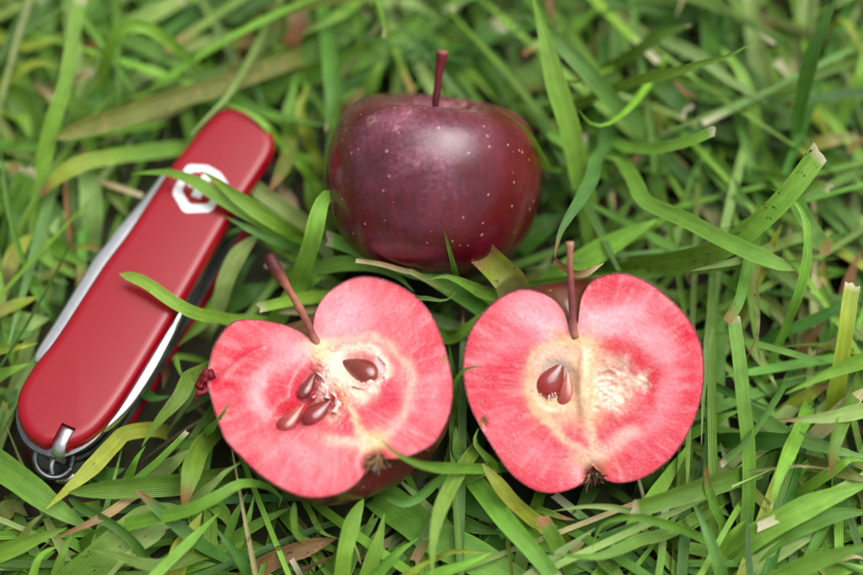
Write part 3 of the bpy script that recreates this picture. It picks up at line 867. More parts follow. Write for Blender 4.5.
    V, F = tube(P, 0.00070, 8); make_mesh('key_ring', V, F, M_LINER, root, loc=base)
    k1 = at_z(64, 466, 0.0050)
    a = np.linspace(0, 2 * math.pi, 50); n2 = nrm((0.7, -0.35, 0.6)); ex = nrm(np.cross(n2, (0, 0, 1.0))); ey = np.cross(n2, ex)
    P = k1 + np.outer(np.cos(a) * 0.0034, ex) + np.outer(np.sin(a) * 0.0034, ey)
    V, F = tube(P, 0.00070, 8); make_mesh('key_ring', V, F, M_STEEL, root, loc=base)
    V, F = loft([ring(0.0006, -0.001), ring(0.0006, HT)]); collide(V, F)
    bl = [(180, 160), (165, 168), (138, 200), (116, 225), (91, 257), (71, 290), (53, 319), (34, 348), (31, 362), (46, 364)]
    Q = np.array([at_z(x, y, z1)[:2] for x, y in bl])
    V, F = loft([np.hstack([Q, np.full((len(Q), 1), z1 - 0.004)]), np.hstack([Q, np.full((len(Q), 1), z1)])]); collide(V, F)
    bl = [(188, 300), (182, 316), (168, 345), (153, 373), (133, 403), (112, 424), (98, 436), (50, 490), (30, 470), (80, 420)]
    Q = np.array([at_z(x, y, z1)[:2] for x, y in bl])
    V, F = loft([np.hstack([Q, np.full((len(Q), 1), 0.0)]), np.hstack([Q, np.full((len(Q), 1), z1)])]); collide(V, F)
knife()
# ------------------------------------------------------------------ grass
CV = []; CF = []; off = 0
for v_, f_ in COLLIDE:
    CV.append(v_); CF += [tuple(i + off for i in f) for f in f_]; off += len(v_)
CV = np.vstack(CV)
BVH = BVHTree.FromPolygons([Vector(v) for v in CV], CF)
CAMV = Vector(CAM)

def near_solid(p, dist):
    r = BVH.find_nearest(Vector(p), dist)
    return r[0] is not None

def blocks_view(p):
    d = (Vector(p) - CAMV).normalized()
    return BVH.ray_cast(Vector(p), d, 0.2)[0] is not None

def behind(p):
    d = Vector(p) - CAMV; L = d.length
    return BVH.ray_cast(CAMV, d / L, L)[0] is not None

GC = {'g': (98, 139, 48), 'b': (119, 163, 56), 'd': (68, 109, 39), 'p': (144, 171, 94), 't': (98, 143, 68), 'y': (146, 162, 54), 'o': (112, 122, 54),
      's': (182, 166, 118), 'r': (134, 98, 60), 'k': (88, 66, 42)}
GAIN = 0.96
X0 = (0, 216, 432, 647); Y0 = (0, 144, 288, 431)

def parse(s):
    out = []; c = r = 0
    for tk in s.split():
        if ',' in tk:
            x, y = tk.split(','); out.append((X0[c] + float(x) / 3.99, Y0[r] + float(y) / 3.99))
        else: c, r = int(tk[0]), int(tk[1])
    return out

def width_profile(t, tip):
    w = 0.78 + 0.22 * np.clip(t / 0.3, 0, 1) ** 0.8
    if tip == 'p': w = w * np.clip((1.0 - t) / 0.32, 0, 1) ** 0.8
    elif tip == 'r': w = w * np.sqrt(np.clip(1 - np.clip((t - 0.86) / 0.14, 0, 1) ** 2, 0, 1))
    elif tip == 'q': w = w * np.clip((1.0 - t) / 0.2, 0, 1) ** 0.6
    else: w = w * (1 - 0.14 * np.clip((t - 0.6) / 0.4, 0, 1))
    return w

def blade_mesh(P, width, face, tip, rgb, spot, twist, seed, nx=4, keel=0.16, rgb2=None, tipdry=None):
    """P: centre line from root to tip. Returns verts, faces, colours, uv."""
    r = np.random.default_rng(seed); n = len(P)
    T = np.gradient(P, axis=0); T /= np.linalg.norm(T, axis=1)[:, None] + 1e-12
    s = np.concatenate([[0], np.cumsum(np.linalg.norm(np.diff(P, axis=0), axis=1))]); t = s / s[-1]
    w = np.maximum(width * width_profile(t, tip), 0.00012) * (1 + 0.05 * np.sin(t * r.uniform(6, 14) + r.uniform(0, 6)))
    N0 = np.broadcast_to(face, P.shape).astype(float)
    S = np.cross(T, N0); S /= np.linalg.norm(S, axis=1)[:, None] + 1e-9
    for i in range(1, n):                      # no sudden flips
        if S[i] @ S[i - 1] < 0: S[i] = -S[i]
    for _ in range(3): S[1:-1] = (S[:-2] + 2 * S[1:-1] + S[2:]) / 4
    S -= T * np.sum(S * T, 1)[:, None]; S /= np.linalg.norm(S, axis=1)[:, None] + 1e-9
    N = np.cross(S, T)
    ang = twist * (t - 0.5) + r.uniform(-0.25, 0.25)
    S2 = S * np.cos(ang)[:, None] + N * np.sin(ang)[:, None]; N2 = np.cross(S2, T)
    xs = np.linspace(-0.5, 0.5, nx + 1)
    V = P[:, None, :] + S2[:, None, :] * (w[:, None] * xs)[..., None] + N2[:, None, :] * (w[:, None] * keel * (1 - (2 * xs) ** 2))[..., None] * -1.0
    if tip in 'ck':                            # ragged mown end
        V[-1] += T[-1] * (r.uniform(-0.5, 0.5, nx + 1) * width * 0.35)[:, None]
    V = V.reshape(-1, 3)
    F = [(i * (nx + 1) + j, i * (nx + 1) + j + 1, (i + 1) * (nx + 1) + j + 1, (i + 1) * (nx + 1) + j) for i in range(n - 1) for j in range(nx)]
    base = lin(rgb) * GAIN
    C = np.tile(base, (n, 1)) * (1 + 0.10 * np.sin(t * r.uniform(3, 9) + r.uniform(0, 6)))[:, None]
    if rgb2 is not None:
        k = np.clip((t - 0.45) / 0.4, 0, 1)[:, None]; C = C * (1 - k) + lin(rgb2) * GAIN * k
    C *= (1 + 0.25 * np.clip(0.25 - t, 0, 1))[:, None]
    L = s[-1]
    if tip == 'c' or tipdry == 'w':
        k = np.clip((t - (1 - 0.0016 / L)) / (0.0010 / L), 0, 1)[:, None]; C = C * (1 - k) + lin((214, 202, 170)) * 0.85 * k
    if tip == 'k':
        k = np.clip((t - (1 - 0.003 / L)) / (0.002 / L), 0, 1)[:, None]; C = C * (1 - k) + lin((168, 124, 82)) * 0.8 * k
    if tipdry == 'b':
        k = np.clip((t - (1 - 0.006 / L)) / (0.004 / L), 0, 1)[:, None]; C = C * (1 - k) + lin((150, 108, 66)) * 0.8 * k
    C = np.repeat(C, nx + 1, axis=0)
    edge = np.tile(np.abs(2 * xs), n)
    C = C * (1 + 0.16 * (edge > 0.9))[:, None]
    mid = np.tile(np.abs(xs) < 0.05, n); C[mid] *= 1.12
    C = np.hstack([np.clip(C, 0, 1), np.full((len(C), 1), spot)])
    U = np.stack([(np.tile(xs, n) * np.repeat(w, nx + 1)) + r.uniform(0, 0.5), np.repeat(s, nx + 1) + r.uniform(0, 3)], -1)
    return V, F, C, U

STUFF = [[], [], [], []]; STUFF_N = [0]
def add_stuff(V, F, C, U):
    k = STUFF_N[0]
    STUFF[0].append(V); STUFF[1] += [(a + k, b + k, c + k, d + k) for a, b, c, d in F]; STUFF[2].append(C); STUFF[3].append(U)
    STUFF_N[0] += len(V)

GROUP = 'grass blades around the apples and knife'
# (label or None, points from root to tip, width in quarter pixels, heights in mm along it, colour, tip, spot, front, extras)
T_ = []
def B(label, pts, w, z, col='g', tip='p', spot=0.0, front=False, twist=0.4, col2=None, dry=None, name='grass_blade', cat='grass blade', keel=0.14, face=None, root=True):
    T_.append((label, pts, w, z, col, tip, spot, front, twist, col2, dry, name, cat, keel, face, root))

# ---- top left
B('upright bright green blade rising to the top edge, left of the arched blade', '01 300,505 220,480 150,410 140,330 150,240 165,110 00 215,470 255,360 285,180 325,-20', 58, [4, 6, 14, 22, 26, 28], 'b', 'c', twist=0.3)
B('light green blade arched over like a hook, left of the knife', '00 400,470 405,380 410,300 440,190 480,115 550,100 640,140 740,220 850,300', 50, [2, 8, 16, 24, 29, 28, 23, 16, 8], 'b', 'p', twist=0.8)
B('long brown-mottled blade lying across above the knife', '10 330,230 240,262 150,292 0,350 00 700,390 500,462 330,512 210,555', 74, [12, 16, 18, 19, 20, 20], 'o', 'r', 0.7)
B(None, '00 350,90 500,150 700,250 830,330', 62, [10, 12, 11, 8], 'g', 'p')
B(None, '00 300,150 400,60 490,-30', 120, [6, 9, 11], 't', 'c')
B(None, '00 500,110 600,60 740,-10', 75, [10, 13, 14], 'p', 'c')
B('broad dark green blade crossing the top edge left of centre', '00 560,130 700,95 862,40 10 120,20 260,-30', 105, [9, 12, 13, 12], 'd', 'p')
B(None, '00 -30,70 50,35 150,-10', 42, [14, 17, 18], 'p', 'p')
B(None, '00 180,260 185,120 180,-20', 72, [6, 9, 11], 'g', 'c')
B(None, '00 170,600 120,490 60,390 -20,300', 105, [5, 9, 11, 10], 'g', 'p')
B(None, '00 20,330 90,275 160,250 250,270', 42, [12, 15, 16, 14], 'y', 'p')
B(None, '00 270,330 320,305 370,280', 36, [10, 13, 14], 's', 'c')
B(None, '00 300,190 360,180 430,185', 42, [7, 9, 9], 'r', 'q')
B(None, '00 320,420 360,320 405,225', 34, [8, 13, 16], 'p', 'c')
B(None, '00 480,360 560,310 660,265', 62, [7, 9, 9], 'p', 'r')
B(None, '00 620,220 740,180 870,150 10 60,120', 60, [8, 10, 10, 8], 'p', 'p')
B(None, '00 70,330 110,200 60,80', 80, [3, 6, 8], 't', 'p')
B(None, '00 20,420 90,470 130,570', 70, [8, 10, 8], 'b', 'p')
B(None, '00 -20,140 90,180 200,160 270,140', 50, [10, 12, 12, 10], 'y', 'p')
B(None, '00 190,370 215,400 240,450', 30, [12, 12, 11], 's', 'c')
B(None, '00 -10,250 60,240 120,290', 60, [9, 10, 8], 'g', 'p')
B(None, '00 440,250 560,225 660,205', 50, [5, 6, 6], 'd', 'p')
B(None, '00 480,20 560,40 640,20 720,-20', 60, [4, 5, 6, 6], 'g', 'p')
# ---- top, by the knife end
B('slender grey-green blade curving down onto the far corner of the knife', '10 245,30 190,140 120,270 60,370 10,430 00 800,490 762,540', 36, [12, 16, 18, 20, 21, 21], 'p', 'p', front=True, dry='w', twist=0.5)
B('thin green blade hugging the far end of the knife', '11 300,30 10 270,580 190,490 100,432 20,408', 28, [8, 14, 19, 21, 20], 'b', 'p', front=True)
B('pale-tipped blade hanging down beside the whole apple, left of it', '10 425,-20 440,110 455,250 462,400 438,525', 64, [12, 17, 20, 20, 17], 'g', 'q', dry='w')
B(None, '10 200,385 300,280 420,190 520,120 600,40', 85, [6, 10, 12, 12, 10], 'g', 'c')
B('broad green blade slanting behind the left shoulder of the whole apple', '10 330,320 480,262 640,200 760,125 850,30', 90, [8, 12, 14, 14, 11], 'g', 'p')
B('pointed bright leaf tip at the top edge, aiming down left', '10 580,-20 500,50 430,92 338,137', 52, [15, 19, 20, 20], 'b', 'p')
B('curled orange-brown dead leaf standing near the top edge', '10 265,240 300,170 325,110 350,40', 62, [6, 10, 12, 12], 'r', 'q', 0.5, name='dead_leaf', cat='dead leaf')
B(None, '10 320,60 345,25 370,0', 60, [12, 14, 14], 's', 'r')
B('yellowed blade standing between knife end and whole apple', '10 385,600 350,500 332,440 350,380 372,330', 44, [6, 11, 13, 13, 12], 'y', 'p', 0.4)
B(None, '10 290,590 292,470 305,380 325,290', 50, [6, 11, 12, 11], 'g', 'p')
B('broad tan dead leaf half hidden by the left shoulder of the whole apple', '10 470,470 510,410 550,350 600,280', 85, [3, 6, 8, 8], 'r', 'q', 0.3, col2='s', name='dead_leaf', cat='dead leaf')
B(None, '10 570,410 620,330 650,270 690,230', 62, [5, 9, 12, 12], 'b', 'p')
B(None, '10 740,380 800,240 862,110 20 30,30', 95, [4, 7, 8, 7], 'd', 'p')
B('thin bright blade dangling from the top edge above the whole apple', '10 625,-40 650,20 668,80 670,150', 19, [38, 36, 34, 31], 'y', 'c', twist=0.9, col2='b')
B(None, '10 640,-10 720,0 800,20 862,60 20 20,110', 52, [14, 15, 14, 11, 8], 'p', 'p')
B(None, '10 140,270 165,350 190,440', 46, [6, 8, 7], 't', 'p')
B(None, '10 -10,60 100,45 230,0', 72, [6, 8, 8], 'g', 'p')
B(None, '10 70,270 100,190 150,110 180,40', 36, [5, 9, 10, 9], 'r', 'p')
B(None, '10 60,40 90,110 150,180', 70, [5, 6, 4], 'd', 'p')
B(None, '10 270,110 265,40 255,-20', 46, [10, 14, 16], 'b', 'c')
B(None, '10 480,190 600,110 700,30', 70, [4, 6, 6], 'd', 'p')
B(None, '10 590,180 570,110 545,30', 46, [9, 12, 12], 'g', 'q')
B(None, '10 600,60 640,80 720,90', 60, [2, 3, 3], 'k', 'q')
B(None, '10 -30,400 60,350 160,330 260,250', 80, [3, 5, 6, 5], 'g', 'p')
# ---- top centre
B('tall broad bright blade rising to the top edge right of the whole apple', '21 650,430 635,330 605,180 575,50 20 560,540 530,440 490,320 450,150 395,-40', 84, [4, 11, 20, 28, 34, 38, 42], 'b', 'p', twist=0.2)
B('blue-green blade arching from the top behind the tall bright blade, narrowing right', '30 30,575 20 862,535 790,465 722,402 640,310 540,200 460,120 380,60 320,38 250,62', 62, [10, 16, 23, 29, 32, 32, 29, 24], 't', 'p', twist=0.9)
B('fine curling blade tip right of the tall bright blade', '30 60,250 20 862,335 800,415 740,470 680,500 625,488 583,437', 34, [12, 20, 26, 29, 30, 29], 'b', 'p', twist=0.6)
B('slim pointed green blade reaching right across the upper right', '20 590,410 700,362 800,325 30 0,313 120,285 230,250 330,222 430,165', 42, [14, 24, 33, 39, 43, 46], 'b', 'p', twist=0.2)
B('broad dark blade with blunt end behind the stalk of the whole apple', '20 20,340 80,265 150,190 275,95', 78, [6, 11, 13, 14], 'd', 'c')
B(None, '20 500,190 570,110 640,50 720,-20', 52, [8, 12, 14, 14], 'b', 'p')
B(None, '20 300,430 360,350 420,270 460,190', 92, [4, 7, 8, 7], 'g', 'p')
B('short stub with brown tip poking left from behind the tall bright blade', '20 470,140 430,170 365,217', 28, [12, 15, 17], 'p', 'c', dry='b')
B(None, '20 470,-20 475,50 488,115', 30, [16, 15, 13], 's', 'q', col2='r')
B('thin pointed blade leaning over the right shoulder of the whole apple', '21 475,100 430,40 20 415,575 385,530 340,485 275,443', 30, [20, 30, 38, 42, 43], 'b', 'p', front=True, twist=0.3)
B(None, '20 690,360 682,310 665,245', 26, [10, 14, 17], 'b', 'p')
B(None, '20 700,390 725,340 755,290', 26, [9, 12, 14], 'b', 'p')
B('green blade with bleached tip, near the top edge right of centre', '20 640,300 740,250 862,175 30 60,135 120,112 178,100', 46, [10, 17, 23, 27, 29], 'g', 'q', dry='w')
B(None, '20 650,0 740,50 862,135 30 60,190', 28, [12, 14, 13, 10], 'p', 'p')
B('tiny leaf tip lying across the tall bright blade', '20 590,325 560,325 520,318 473,308', 26, [27, 32, 33, 33], 'b', 'p')
B(None, '20 640,640 570,590 520,555 458,528', 50, [8, 14, 17, 17], 'b', 'r')
B(None, '20 600,260 680,160 740,80 790,-20', 62, [5, 8, 9, 9], 'o', 'p')
B('short tip with a pale point at the top edge above the stalk', '20 86,-40 88,0 90,46', 24, [30, 29, 27], 'b', 'c')
B('blunt-ended blade with a white rim, right of the tall bright blade', '21 700,-20 780,10 862,18 31 60,12 30 130,572 200,550 270,520', 46, [10, 18, 26, 31, 34], 'b', 'c')
B(None, '20 620,600 700,510 790,410 870,330', 60, [5, 9, 11, 11], 'g', 'p')
B(None, '20 20,60 70,130 130,220', 80, [4, 5, 4], 'g', 'p')
B(None, '20 180,200 250,290 320,370', 80, [4, 5, 4], 't', 'p')
B(None, '20 60,380 100,310 150,260', 60, [4, 6, 6], 'g', 'p')
B(None, '20 180,30 200,100 160,190', 60, [7, 8, 6], 'g', 'p')
B(None, '20 380,480 440,420 480,380', 60, [3, 5, 5], 'd', 'p')
B(None, '20 560,420 640,380 720,370', 60, [5, 7, 7], 'g', 'p')
B(None, '20 760,300 830,240 900,220', 110, [3, 4, 4], 'd', 'p')
B(None, '20 500,60 560,20 640,-20', 60, [4, 6, 7], 'y', 'p')
# ---- top right
B('thick dark green blade leaning at the upper right corner', '31 560,60 30 590,575 615,420 650,250 700,110 770,-30', 74, [8, 18, 27, 34, 39, 42], 'd', 'p', twist=0.25)
B('wide pale upright blade in the upper right', '31 520,60 30 505,575 472,380 440,200 410,-30', 80, [3, 8, 13, 15, 16], 'p', 'c')
B(None, '30 440,590 428,460 400,350 350,255 280,180', 58, [8, 14, 18, 19, 17], 'b', 'p')
B('pale blade with brown midrib pointing down right in the upper right', '30 30,140 130,185 230,240 340,325 480,412', 50, [14, 18, 20, 20, 17], 'p', 'p', 0.4)
B(None, '30 110,300 190,330 270,360 350,380', 42, [14, 17, 18, 18], 'g', 'p')
B('dark blunt-cut leaf pointing down right under the slim pointed blade', '30 0,270 60,340 110,390 165,450', 82, [16, 20, 20, 17], 'd', 'c')
B(None, '30 100,335 150,365 210,400', 30, [17, 17, 14], 'r', 'q')
B('bright yellow-green blade bent sharply near the right edge', '30 715,200 735,120 785,78 830,150 870,280', 46, [8, 15, 19, 17, 12], 'y', 'p')
B(None, '30 710,150 770,240 840,370', 50, [9, 11, 9], 'p', 'p')
B(None, '30 585,320 610,180 655,-30', 82, [4, 8, 11], 'p', 'c')
B(None, '30 575,300 530,130 470,-30', 62, [4, 8, 10], 'g', 'p')
B(None, '30 390,250 330,130 260,30 170,-30', 62, [5, 9, 11, 11], 't', 'p')
B(None, '30 60,110 110,50 180,-20', 52, [14, 18, 20], 'd', 'p')
B(None, '30 480,430 540,385 620,340', 42, [8, 11, 12], 'b', 'p')
B(None, '30 640,370 760,370 880,390', 92, [5, 7, 7], 'p', 'p')
B(None, '30 640,440 700,500 740,590', 52, [9, 10, 7], 'y', 'p')
B(None, '30 250,510 340,550 430,590', 62, [9, 9, 7], 'd', 'p')
B(None, '30 720,560 800,550 890,560', 50, [12, 13, 12], 'y', 'p', col2='s')
B(None, '30 800,420 850,300 862,180', 50, [12, 17, 18], 'b', 'p')
B(None, '30 290,340 360,430 400,520', 60, [6, 8, 7], 't', 'p')
B(None, '30 0,60 80,95 150,90', 60, [8, 9, 8], 'd', 'p')
B(None, '30 200,90 250,120 290,150', 60, [8, 9, 8], 'y', 'p')
B(None, '30 800,-20 820,40 870,80', 60, [8, 9, 8], 'g', 'p')
B(None, '30 20,420 50,480 60,560', 80, [5, 6, 5], 'y', 'p')
B(None, '30 470,60 490,160 520,230', 40, [4, 5, 4], 'r', 'p')
# ---- left of the knife
B('yellowing folded blade left of the white emblem, tip turned down', '01 730,15 600,30 500,42 400,60 320,78 230,132 155,215', 62, [6, 9, 12, 15, 17, 16, 13], 'g', 'q', col2='y', dry='b')
B('blunt stub with a white torn end by the left edge', '01 50,330 70,220 115,105', 80, [6, 12, 17], 'g', 'c')
B('wide pale arching blade left of the knife blade', '01 355,400 362,300 360,190 335,95', 88, [3, 8, 11, 11], 'p', 'r')
B('thin upright stem along the left edge', '01 155,590 100,480 50,330 18,160 0,-20', 22, [6, 13, 18, 20, 21], 'g', 'p')
B('yellow and white dead scrap at the left edge level with the knife', '01 10,580 45,470 80,410 125,360', 62, [4, 9, 11, 11], 's', 'q', 0.5, col2='y', name='dead_leaf', cat='dead leaf')
B(None, '01 200,590 210,420 205,290 195,170', 110, [2, 5, 7, 7], 't', 'p')
B(None, '01 150,360 240,420 350,490', 72, [5, 7, 6], 'g', 'p')
B(None, '01 280,380 268,260 262,140', 24, [8, 11, 12], 'r', 'c')
B(None, '01 410,40 440,170 520,300', 62, [4, 6, 4], 'o', 'p')
B(None, '01 10,70 50,110 110,70 170,20', 70, [4, 6, 7, 6], 'g', 'p')
B(None, '01 -20,170 30,230 40,330', 80, [5, 6, 4], 'g', 'p')
B(None, '01 60,340 120,400 180,430', 60, [7, 8, 6], 'b', 'p')
B(None, '01 300,300 330,420 400,480', 70, [5, 6, 4], 'd', 'p')
B(None, '01 230,80 250,20 300,-30', 50, [6, 9, 10], 'g', 'p')
B(None, '01 430,10 470,60 500,120', 40, [7, 8, 6], 'g', 'p')
B(None, '01 310,420 360,410 420,430', 40, [6, 7, 6], 'y', 'p', dry='b')
B('straw-coloured blade at the left edge beside the lower knife handle', '02 -40,105 40,75 150,35', 60, [9, 12, 12], 's', 'q', col2='y')
B(None, '02 -30,250 50,238 150,220', 44, [10, 12, 11], 'y', 'p')
B(None, '02 -30,360 40,330 120,300', 52, [8, 11, 11], 'b', 'p')
B(None, '02 30,170 100,140 200,120', 92, [4, 6, 5], 'p', 'p')
B(None, '02 140,-10 170,60 210,120', 44, [8, 9, 6], 'g', 'p')
B(None, '02 -20,480 40,440 70,400', 80, [4, 6, 5], 'd', 'p')
B(None, '02 0,200 70,190 140,180', 60, [5, 6, 5], 't', 'p')
# ---- blades over the knife
B('forked green leaf whose pointed tip crosses the white emblem', '11 360,420 280,370 180,305 100,262 20,212 01 800,160 740,125 690,112 600,108 521,122', 58, [9, 16, 20, 22, 23, 23, 22], 'b', 'p', front=True, twist=0.3)
B('upper fork of the green leaf, its tip touching the emblem', '11 350,385 300,350 200,290 120,235 50,190 01 862,140 800,108', 62, [9, 17, 21, 23, 24, 24, 23], 'b', 'p', front=True, twist=0.2)
B('lowest short blade tip pointing left at the knife edge below the emblem', '11 360,430 280,400 180,360 100,322 35,288', 44, [9, 15, 18, 20, 20], 't', 'p', front=True, twist=0.2)
B('blade with rounded tip lying across the middle of the red knife handle', '12 70,128 0,112 02 800,112 720,72 640,22 01 600,560 540,532 476,518', 50, [10, 16, 20, 22, 22.5, 22], 'b', 'r', 0.25, front=True, twist=0.2)
# ---- between knife and whole apple
B('glossy blade arched like a hairpin touching the lower left of the whole apple', '11 320,580 352,480 385,380 412,265 440,208 470,196 494,225 490,310', 72, [12, 18, 23, 28, 30, 29, 26, 20], 'b', 'p', twist=0.3)
B('torn-edged blade lying along the lower left base of the whole apple', '11 862,530 780,505 690,470 580,425 440,375', 62, [22, 22, 22, 21, 19], 'g', 'c', 0.2)
B('thin frayed tip in front of the whole apple above the left half', '11 800,520 730,500 650,478 560,465', 22, [24, 25, 26, 26], 'b', 'c', col2='s')
B('pale yellow-green blade rising between the knife and the curved stalk', '12 -10,110 20,40 11 40,540 90,440 170,360', 72, [4, 10, 14, 16], 'p', 'q')
B(None, '11 360,320 260,250 190,200 125,150', 62, [8, 12, 14, 14], 'p', 'r')
B('brown-tipped blade curving down right of the knife end', '11 295,-20 285,50 260,110 212,192', 56, [9, 14, 16, 15], 'o', 'q', dry='b')
B(None, '11 390,150 350,90 300,40 250,-20', 42, [6, 10, 12, 12], 'b', 'p')
B(None, '11 420,280 385,230 355,140', 62, [6, 10, 12], 'b', 'p')
B('low leaf running under the whole apple toward the left half', '11 420,490 520,475 620,485 720,525 790,590', 60, [14, 18, 20, 20, 18], 'g', 'p')
B(None, '11 15,375 60,352 110,335', 32, [8, 10, 10], 'b', 'p')
B(None, '11 230,405 280,440 345,480', 36, [8, 9, 7], 'b', 'p')
B(None, '11 350,580 390,540 430,525 480,540', 42, [9, 12, 13, 11], 'b', 'p')
B(None, '11 60,580 100,500 160,440', 60, [3, 5, 5], 'd', 'p')
B(None, '11 440,430 470,480 520,510', 50, [10, 12, 12], 'p', 'p')
B(None, '11 270,200 300,240 330,300', 50, [7, 9, 8], 's', 'q')
B(None, '11 160,150 190,120 230,90', 60, [5, 8, 8], 'g', 'p')
# ---- between whole apple and right half
B('folded blade hanging with its brown tip touching the right half stalk', '20 690,520 21 690,10 655,60 640,130 590,225 540,300 502,380 490,455', 58, [12, 18, 24, 28, 30, 30, 29], 't', 'p', dry='b', twist=0.9)
B('curled brown scrap of leaf caught on the stalk of the right half', '21 487,460 520,490 560,515 610,515 685,476', 30, [30, 31, 31, 31, 30], 'r', 'p', 0.6, name='dead_leaf', cat='dead leaf', col2='s', root=False)
B('torn yellow-brown leaf stub standing between whole apple and right half', '21 312,552 285,520 242,478 186,424', 125, [21, 23.5, 26, 28], 's', 'k', 0.6, face=(0, -0.42, 0.9), name='dead_leaf', cat='dead leaf', col2='y', dry='b', keel=0.2, twist=0.0)
B('thin upright blade in front of the lower edge of the whole apple', '21 105,560 90,500 70,425 45,333', 26, [17, 26, 33, 40], 'b', 'p', front=True)
B('bright leaf tip below the whole apple, left of the torn leaf stub', '21 200,590 130,555 60,528 -20,540', 46, [18, 23, 25, 25], 'b', 'p', 0.15)
B('broad bright blade running up right from behind the right half', '21 440,590 520,520 620,455 740,385 900,300', 92, [6, 11, 14, 16, 16], 'b', 'p', twist=0.2)
B(None, '21 640,440 720,330 800,215', 62, [5, 9, 11], 'g', 'p')
B('tan dry stem standing right of the tall bright blade', '21 715,560 718,300 722,70', 24, [1, 5, 8], 's', 'p')
B(None, '21 620,60 570,20 500,-20', 52, [12, 15, 16], 'b', 'p')
B(None, '21 650,40 710,52 780,75', 26, [15, 16, 14], 'b', 'p')
B(None, '21 370,390 440,330 530,280', 92, [3, 5, 5], 'd', 'p')
B(None, '21 440,40 470,140 440,240', 80, [3, 4, 3], 'd', 'p')
B(None, '21 520,180 560,90 590,20', 60, [4, 7, 8], 'g', 'p')
B(None, '21 370,560 440,500 480,440', 50, [3, 5, 5], 'o', 'p')
B(None, '21 760,470 800,420 862,380', 70, [3, 5, 5], 'g', 'p')
B(None, '21 740,10 800,20 880,10', 60, [12, 13, 12], 'g', 'p')
B(None, '21 760,110 810,60 870,40', 40, [8, 9, 8], 'r', 'p', dry='b')
# ---- right of right half
B('wide dark-spotted blade with blunt tip on the right', '21 800,500 31 0,490 150,468 280,428 380,365 500,265 600,155 695,25', 98, [12, 19, 25, 31, 36, 39, 41], 'b', 'c', 0.6, twist=0.1)
B('smooth broad blade sloping down to the base of the spotted blade', '21 805,140 840,205 31 0,235 130,290 280,368 400,425 590,505', 66, [22, 27, 31, 34, 36, 37, 36], 'b', 'r', twist=0.5)
B('short pale tip pointing left beneath the spotted blade', '31 480,420 400,455 290,482 178,506', 42, [20, 25, 27, 28], 'p', 'p')
B('thin curving blade passing under the blunt end of the spotted blade', '32 490,310 540,190 600,40 31 632,500 642,380 620,270 560,208 498,180', 40, [6, 14, 24, 30, 34, 36, 36], 'b', 'p', twist=0.3)
B('brown-ended blade hanging right of the spotted blade', '31 590,220 640,310 685,375 728,430', 66, [22, 25, 24, 21], 'g', 'k', 0.2)
B('little cut stub with white end right of the spotted blade', '31 630,160 680,165 732,178', 40, [20, 23, 24], 'g', 'c')
B('dark green blade behind the spotted blade, pointing down right', '31 240,60 290,110 350,190 450,300', 72, [9, 12, 13, 11], 'd', 'p')
B(None, '31 585,600 582,460 570,320', 82, [5, 8, 9], 'o', 'p')
B(None, '31 720,240 790,310 880,420', 122, [5, 7, 6], 't', 'p')
B(None, '31 140,320 195,180 245,10', 82, [4, 7, 9], 'g', 'p')
B(None, '31 -20,350 30,320 90,290', 52, [8, 11, 12], 'b', 'p')
B(None, '31 30,490 90,400 150,310', 72, [5, 8, 8], 'g', 'p')
B(None, '31 325,360 322,270 305,180', 28, [6, 9, 10], 's', 'p')
B(None, '31 770,80 820,120 880,180', 62, [12, 13, 11], 'g', 'p')
B(None, '31 400,120 460,140 560,150', 60, [10, 12, 12], 'd', 'p')
B(None, '31 430,30 480,90 560,140', 90, [8, 9, 7], 'g', 'p')
B(None, '31 740,30 800,90 870,110', 70, [8, 9, 7], 'p', 'p')
B(None, '31 700,560 705,490 690,430', 40, [7, 10, 11], 'y', 'p', dry='b')
B(None, '31 800,560 830,480 862,420', 40, [7, 9, 10], 'r', 'p')
B(None, '31 340,600 360,520 400,470', 60, [10, 15, 18], 'g', 'p')
B(None, '31 470,470 510,380 540,320', 50, [14, 19, 22], 'y', 'p')
B(None, '31 60,90 100,150 160,180', 70, [4, 5, 4], 'o', 'p')
# ---- middle right
B('straight upright stem right of the right half', '33 390,430 402,330 408,150 400,0 32 385,450 370,290 345,110', 58, [3, 10, 17, 22, 25, 27], 'b', 'c', twist=0.1)
B('brown cut end hanging above the upright stem', '31 415,440 385,560 32 365,60 322,130', 52, [26, 29, 30, 29], 'g', 'k', 0.2)
B('olive withered blade dangling right of the upright stem', '31 440,470 430,560 32 442,95 440,185 398,282', 28, [22, 24, 25, 24, 21], 'o', 'p', 0.5, dry='b')
B('smooth pointed blade reaching in from the right edge', '32 960,255 862,290 760,327 650,375 552,422', 62, [20, 25, 28, 30, 31], 'b', 'p', twist=0.2)
B('upright yellow-green blade near the right edge', '32 735,520 762,380 790,200 808,60 31 820,560', 66, [6, 14, 20, 24, 25], 'y', 'c', twist=0.1)
B('pale blade with dry tip under the pointed blade at the right', '32 960,470 862,488 750,512 620,525 508,525', 58, [16, 21, 24, 25, 24], 'p', 'p', dry='b', twist=0.3)
B('blue-green blade slanting down left to a square cut end', '32 580,310 540,400 490,480 430,570 33 390,50 298,132', 48, [6, 11, 15, 18, 20, 20], 't', 'c', twist=0.3)
B(None, '32 620,520 642,300 615,30', 82, [3, 7, 9], 'o', 'p')
B(None, '32 560,170 690,115 880,10', 42, [12, 15, 16], 'd', 'p')
B(None, '32 220,365 350,428 510,485', 32, [10, 12, 11], 'd', 'p')
B(None, '32 240,550 310,510 380,485', 42, [10, 13, 13], 'b', 'p')
B(None, '32 800,470 835,440 870,400', 70, [14, 15, 14], 's', 'q', 0.6)
B(None, '32 440,40 500,70 560,150 590,240', 50, [9, 10, 9, 6], 'o', 'p')
B(None, '32 230,360 280,270 310,200', 60, [4, 6, 6], 't', 'p')
B(None, '32 400,300 450,380 500,440', 36, [6, 7, 6], 'g', 'p')
